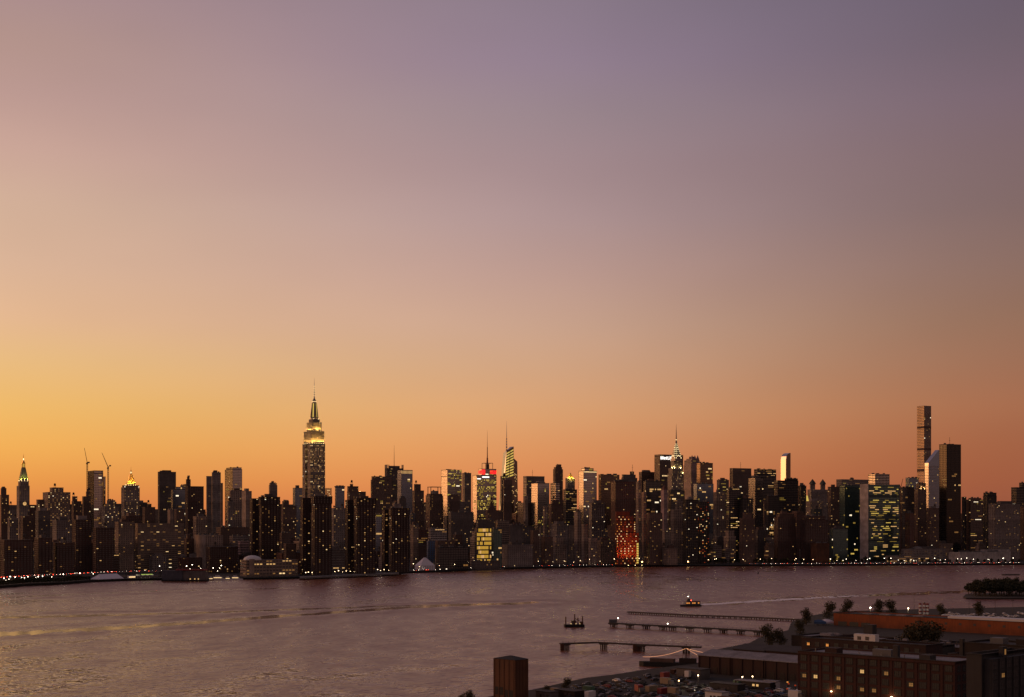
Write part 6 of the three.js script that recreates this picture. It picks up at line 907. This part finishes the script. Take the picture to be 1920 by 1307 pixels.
// trees and silos of the near bank
{
  const A = treeProto('bank_tree', 'large green tree at the water edge behind the rear warehouse bays', 'trees of the near bank', 'autumn', 47, 13, 6.5), g = (x, y, h = BK) => { const D = depthAt(y, h); return [U(x) * D, h, -D]; };
  placeAll(A, [[g(1441, 1213), 0, null, 1], [g(1512, 1172), 1, 'first bushy yellow-green tree left of the orange warehouse', .9], [g(1555, 1162), 2, 'tall pointed yellow-green tree at the orange warehouse corner', 1.05], [g(1588, 1156), 3, 'slim tree rising behind the orange warehouse roof', 1], [g(1648, 1156), 4, 'low dark tree beside the bright yard lamp behind the orange warehouse', 1], [g(1671, 1156), 5, 'second low tree behind the orange warehouse', 1], [g(1765, 1158), 6, 'dark shrub right of the striped silos', .8], [g(1835, 1157), 7, 'yellow-green tree at the parking lot', .9], [g(1722, 1232), 8, 'large black tree clump between the lofts', 1.5], [g(1745, 1230), 9, 'right half of the black tree clump between the lofts', 1.4], [g(1704, 1236), 10, 'left half of the black tree clump between the lofts', 1.3], [g(1500, 1192), 11, 'bushy tree left of the long grey-roofed shed', .8], [g(1462, 1212), 12, 'smaller tree beside the large water edge tree', .8], [g(868, 1327), 13, 'dark bush on the bank left of the square tower', .4], [g(880, 1325), 14, 'taller dark bush beside the square tower', .5], [g(1062, 1296), 15, 'dark bush at the bank edge of the junk yard', .45], [g(1024, 1306), 16, 'thin bush right of the square tower', .35]]);
  for (const [i, x] of [[0, 1725.5], [1, 1733], [2, 1739]].values()) { const p = g(x, 1158), D = -p[2], t = thing('cement_silo', ['red and white striped silo nearest the yard lamp', 'middle red and white striped silo', 'red and white striped silo nearest the dark shrub'][i], 'silo', p, 0, 'striped silos'), r = 1.15, H = heightAt([1131, 1129.5, 1132][i], D) - BK; new G().cyl(0, 0, 0, r * .6, 3, r, 12).cyl(0, 3.01, 0, r, H - 1.2, r, 14).mesh('shaft', M.whitepaint, t); for (let k = 0; k < 3; k++) new G().cyl(0, 4.4 + k * 3, 0, r + .06, 5.6 + k * 3, r + .06, 14).mesh('red_band', M.redpaint, t); new G().cyl(0, H - 1.19, 0, r * 1.05, H, r * .5, 12).mesh('cap', M.iron, t); }
  for (const [x, y, yt, label] of [[1714, 1160, 1116, 'tall thin lighting mast left of the striped silos'], [1817, 1158, 1122, 'thin lamp mast beyond the orange warehouse near the wooded island'], [1866, 1158, 1124, 'thin lamp mast at the parking lot'], [1899, 1160, 1126, 'thin lamp mast at the right end of the parking lot'], [1511, 1172, 1140, 'thin mast by the jetty root']]) { const p = g(x, y), t = thing('light_mast', label, 'mast', p), H = heightAt(yt, -p[2]) - BK; new G().cyl(0, 0, 0, .22, H, .1, 6).mesh('pole', M.iron, t); new G().box(-1.2, H, -.2, 1.2, H + .35, .2).mesh('lamp_arm', M.iron, t); }
  for (const [x, y, h, mat, I, label] of [[1632, 1162, 9, 'lampwhite', 500, 'bright white yard lamp behind the orange warehouse'], [1703, 1162, 8.5, 'lamp', 500, 'bright warm yard lamp beside the striped silos'], [1309, 1290, 5.6, 'lamp', 120, 'brightest yellow yard lamp in front of the brick warehouses'], [1273, 1292, 3.6, 'sodium', 20, 'low square lamp in the junk yard'], [1411, 1283, 3.4, 'lamp', 25, 'yellow door lamp on the brick warehouse wall'], [1392, 1283, 3.2, 'lamp', 25, 'second yellow door lamp on the brick warehouse wall']]) { const p = g(x, y), t = thing('yard_lamp', label, 'lamp', p), r = y > 1250 ? .3 : .55; new G().cyl(0, 0, 0, .12, h, .1, 6).mesh('pole', M.iron, t); const s = new THREE.SphereGeometry(r, 10, 8); s.translate(0, h + r, 0); mesh(s, 'lamp_globe', M[mat], t); const l = new THREE.PointLight(new THREE.Color(1, .8, .5), I, 0, 2); l.position.set(0, h + r, r + .25); l.castShadow = true; l.shadow.radius = 8; l.name = 'yard_light'; t.add(l); }
}
// ------------------------------------------------------------------ yard full of parked things
const yardTaken = [];
function yardSpot(x, y, r, h = BK) { const D = depthAt(y, h), X = U(x) * D; if (yardTaken.some(([a, b, q]) => Math.hypot(a - X, b - D) < r + q)) return null; yardTaken.push([X, D, r]); return [X, h, -D]; }
function truckProto(box, cab, label, group) { const t = thing('box_truck', label, 'truck', [0, 0, 0], 0, group); new G().box(-3.4, .9, -1.2, 1.4, 3.6, 1.2).mesh('cargo_box', M[box], t); new G().box(-3.4, .55, -.9, 3, .88, .9).mesh('chassis', M.iron, t); const s = new THREE.Shape([[1.55, .6], [3.4, .6], [3.4, 1.5], [3, 2.5], [1.55, 2.6]].map((a) => new THREE.Vector2(...a))), g = new THREE.ExtrudeGeometry(s, { depth: 2.1, bevelEnabled: false }); g.translate(0, 0, -1.05); mesh(g, 'cab', M[cab], t); new G().quad([3.42, 1.55, 1], [3.42, 1.55, -1], [3.05, 2.4, -1], [3.05, 2.4, 1]).mesh('windscreen', M.glass, t); for (const x of [-2.4, 2.4]) for (const z of [-1, 1]) { const w = new THREE.CylinderGeometry(.5, .5, .35, 12); w.rotateX(Math.PI / 2); mesh(w, 'wheel', M.tire, t).position.set(x, .5, z); } return t; }
function containerProto(paint, label, group) { const t = thing('shipping_container', label, 'container', [0, 0, 0], 0, group), g = new G(); g.box(-3, .02, -1.2, 3, 2.6, 1.2); for (let i = 0; i < 14; i++) for (const z of [1.2, -1.28]) g.box(-2.9 + i * .42, .2, z, -2.7 + i * .42, 2.45, z + .08); g.mesh('shell', M[paint], t); for (const z of [-.6, .6]) new G().box(3.01, .1, z - .55, 3.1, 2.5, z + .55).mesh('door', M[paint], t); return t; }
function junkProto(paint, label, group) { const t = thing('material_pile', label, 'pile', [0, 0, 0], 0, group), keep = seed; seed = label.length * 977; const g = new G(); for (let i = 0; i < 26; i++) { const a = rnd() * 6.28, r = Math.sqrt(rnd()) * 2.6, h = Math.max(.15, (1.7 - r * .5) * rnd()), s = rr(.3, .9), x = Math.cos(a) * r, z = Math.sin(a) * r; g.frustum([x - s, x + s, z - s, z + s], 0, [x - s * .6, x + s * .5, z - s * .5, z + s * .6], h + .3); } g.mesh('debris', M[paint], t, 'stuff'); seed = keep; return t; }
{
  const kinds = [];
  for (const [n, p] of [['dark', 'blackpaint'], ['white', 'whitepaint'], ['red', 'redpaint'], ['grey', 'greypaint'], ['blue', 'bluepaint']]) kinds.push([() => carProto(p, false, `${n} car parked in the crowded yard before the brick warehouses`, 'car', `${n} cars in the yard`), 2.6, n === 'dark' ? 70 : n === 'grey' ? 40 : n === 'white' ? 7 : 9]);
  for (const [n, p] of [['white', 'whitepaint'], ['tan', 'tanpaint'], ['red', 'redpaint']]) kinds.push([() => truckProto(p, 'greypaint', `box truck with a ${n} cargo box parked in the crowded yard`, `${n} box trucks in the yard`), 3.9, 4]);
  for (const [n, p] of [['rust red', 'redpaint'], ['blue', 'bluepaint'], ['dark green', 'greenpaint'], ['tan', 'tanpaint'], ['orange', 'rust']]) kinds.push([() => containerProto(p, `${n} shipping container in the crowded yard`, `${n} containers in the yard`), 3.4, 2]);
  for (const [n, p] of [['pale rubble', 'sootgrey'], ['dark scrap', 'black'], ['rusty scrap', 'rust']]) kinds.push([() => junkProto(p, `heap of ${n} on the yard bank`, `heaps of ${n}`), 2.7, n === 'dark scrap' ? 26 : 9]);
  const inside = () => { const x = rr(1015, 1500); let i = 0; while (i < bankPx.length - 2 && x > bankPx[i + 1][0]) i++; const [u, v] = [bankPx[i], bankPx[i + 1]], lo = x < 1305 ? u[1] + (v[1] - u[1]) * (x - u[0]) / (v[0] - u[0]) : x < 1400 ? 1284 : 1291; return [x, lo + 3.5 + Math.pow(rnd(), 1.2) * (1322 - lo)]; };
  for (const [make, r, n] of kinds) { const spots = []; for (let k = 0; k < n * 12 && spots.length < n; k++) { const [x, y] = inside(), p = yardSpot(x, y, r); if (p) spots.push([p, pick([-BA, -BA + Math.PI / 2, -BA + Math.PI, rr(0, 6)]), null, rr(.9, 1.1)]); } if (spots.length) placeAll(make(), spots); }
  for (const [label, x, y, w, d, h, wall, roof] of [['white flat-roofed site office in the yard', 1322, 1312, 9, 5, 3.6, 'whitepaint', 'paleroof'], ['pale shed beside the yellow yard lamp', 1330, 1294, 16, 6, 3.4, 'sootgrey', 'roof'], ['white trailer against the brick warehouse wall', 1432, 1291, 7, 3, 3.6, 'whitepaint', 'paleroof'], ['low dark workshop at the ship berth', 1268, 1270, 15, 8, 4.6, 'dkgrey', 'roof'], ['low lit shed along the warehouse foot', 1378, 1288, 20, 5, 3.2, 'dimbrown', 'paleroof'], ['small dark hut on the bank right of the square tower', 1005, 1309, 8, 6, 3, 'dkgrey', 'roof'], ['low brown shed on the bank edge', 1040, 1306, 12, 6, 3, 'dimbrown', 'roof']]) {
    const D = depthAt(y, BK), t = thing('yard_shed', label, 'shed', [U(x) * D, BK, -D], -BA); new G().box(0, 0, -d, w, h, 0, 'b').mesh('wall', M[wall], t); new G().box(-.3, h + .01, -d - .3, w + .3, h + .3, .3).mesh('roof', M[roof], t); new G().box(w * .3, 0, .01, w * .3 + 1, 2.1, .08).mesh('door', M.dimbrown, t); for (let i = 0; i < 2; i++) new G().box(w * .5 + i * 2.2, 1.2, .01, w * .5 + 1.3 + i * 2.2, 2.2, .08).mesh('window', M[label.includes('lit') ? 'w2' : 'glass'], t);
  }
  for (let i = 0; i < 9; i++) { const x = 1482 + rr(-8, 13), y = 1288 + i * 3.2, p = yardSpot(x, y, .7); if (!p) continue; const t = thing('tail_lamp_post', 'red lamp cluster at the foot of the five-storey loft', 'lamp', p, 0, 'red lamps at the loft foot'); new G().box(-.15, 0, -.15, .15, 2, .15).mesh('post', M.iron, t); new G().box(-.35, 2, -.3, .35, 2.5, .3).mesh('lamp_head', M[i % 3 ? 'r1' : 'o1'], t); }
  // parking lot beyond the orange warehouse, wrapped boats
  const lot = []; for (let i = 0; i < 34; i++) { const D = depthAt(1154 + rr(-4, 6), BK), x = 1768 + i * 4.6; lot.push([[U(x) * D, BK, -D], -BA + (i % 2 ? Math.PI / 2 : 0)]); } placeAll(carProto('whitepaint', false, 'pale car in the parking lot beyond the orange warehouse', 'car', 'cars in the riverside parking lot'), lot);
  for (const [x, y, m, label] of [[1538, 1172, 'bluepaint', 'blue tarpaulined boat stored beside the orange warehouse'], [1552, 1171, 'canvas', 'white shrink-wrapped boat stored beside the orange warehouse'], [1773, 1162, 'canvas', 'white shrink-wrapped boat behind the orange warehouse roof'], [1788, 1163, 'canvas', 'second white shrink-wrapped boat behind the orange warehouse roof']]) { const D = depthAt(y, BK), t = thing('stored_boat', label, 'boat', [U(x) * D, BK, -D], -BA + .4), L = 9; const P = (f, w, h) => [[f * L, .9, -w], [f * L, 2.2, -w * 1.1], [f * L, h, 0], [f * L, 2.2, w * 1.1], [f * L, .9, w]], R = [P(-.5, 1.2, 3.4), P(-.2, 1.5, 4.2), P(.2, 1.3, 3.8), P(.5, .12, 2.6)], g = new G(); for (let i = 0; i < 3; i++) for (let k = 0; k < 4; k++) g.quad(R[i][k], R[i][k + 1], R[i + 1][k + 1], R[i + 1][k]); for (let k = 0; k < 3; k++) g.tri(R[0][0], R[0][k + 1], R[0][k + 2]); g.mesh('wrapped_hull', M[m], t); new G().box(-2.5, 0, -.9, -2.2, 1.1, .9).box(-2.2, .3, -.1, 2.2, .5, .1).box(2.2, 0, -.9, 2.5, 1.2, .9).mesh('cradle', M.iron, t); }
}
renderer.render(scene, camera);
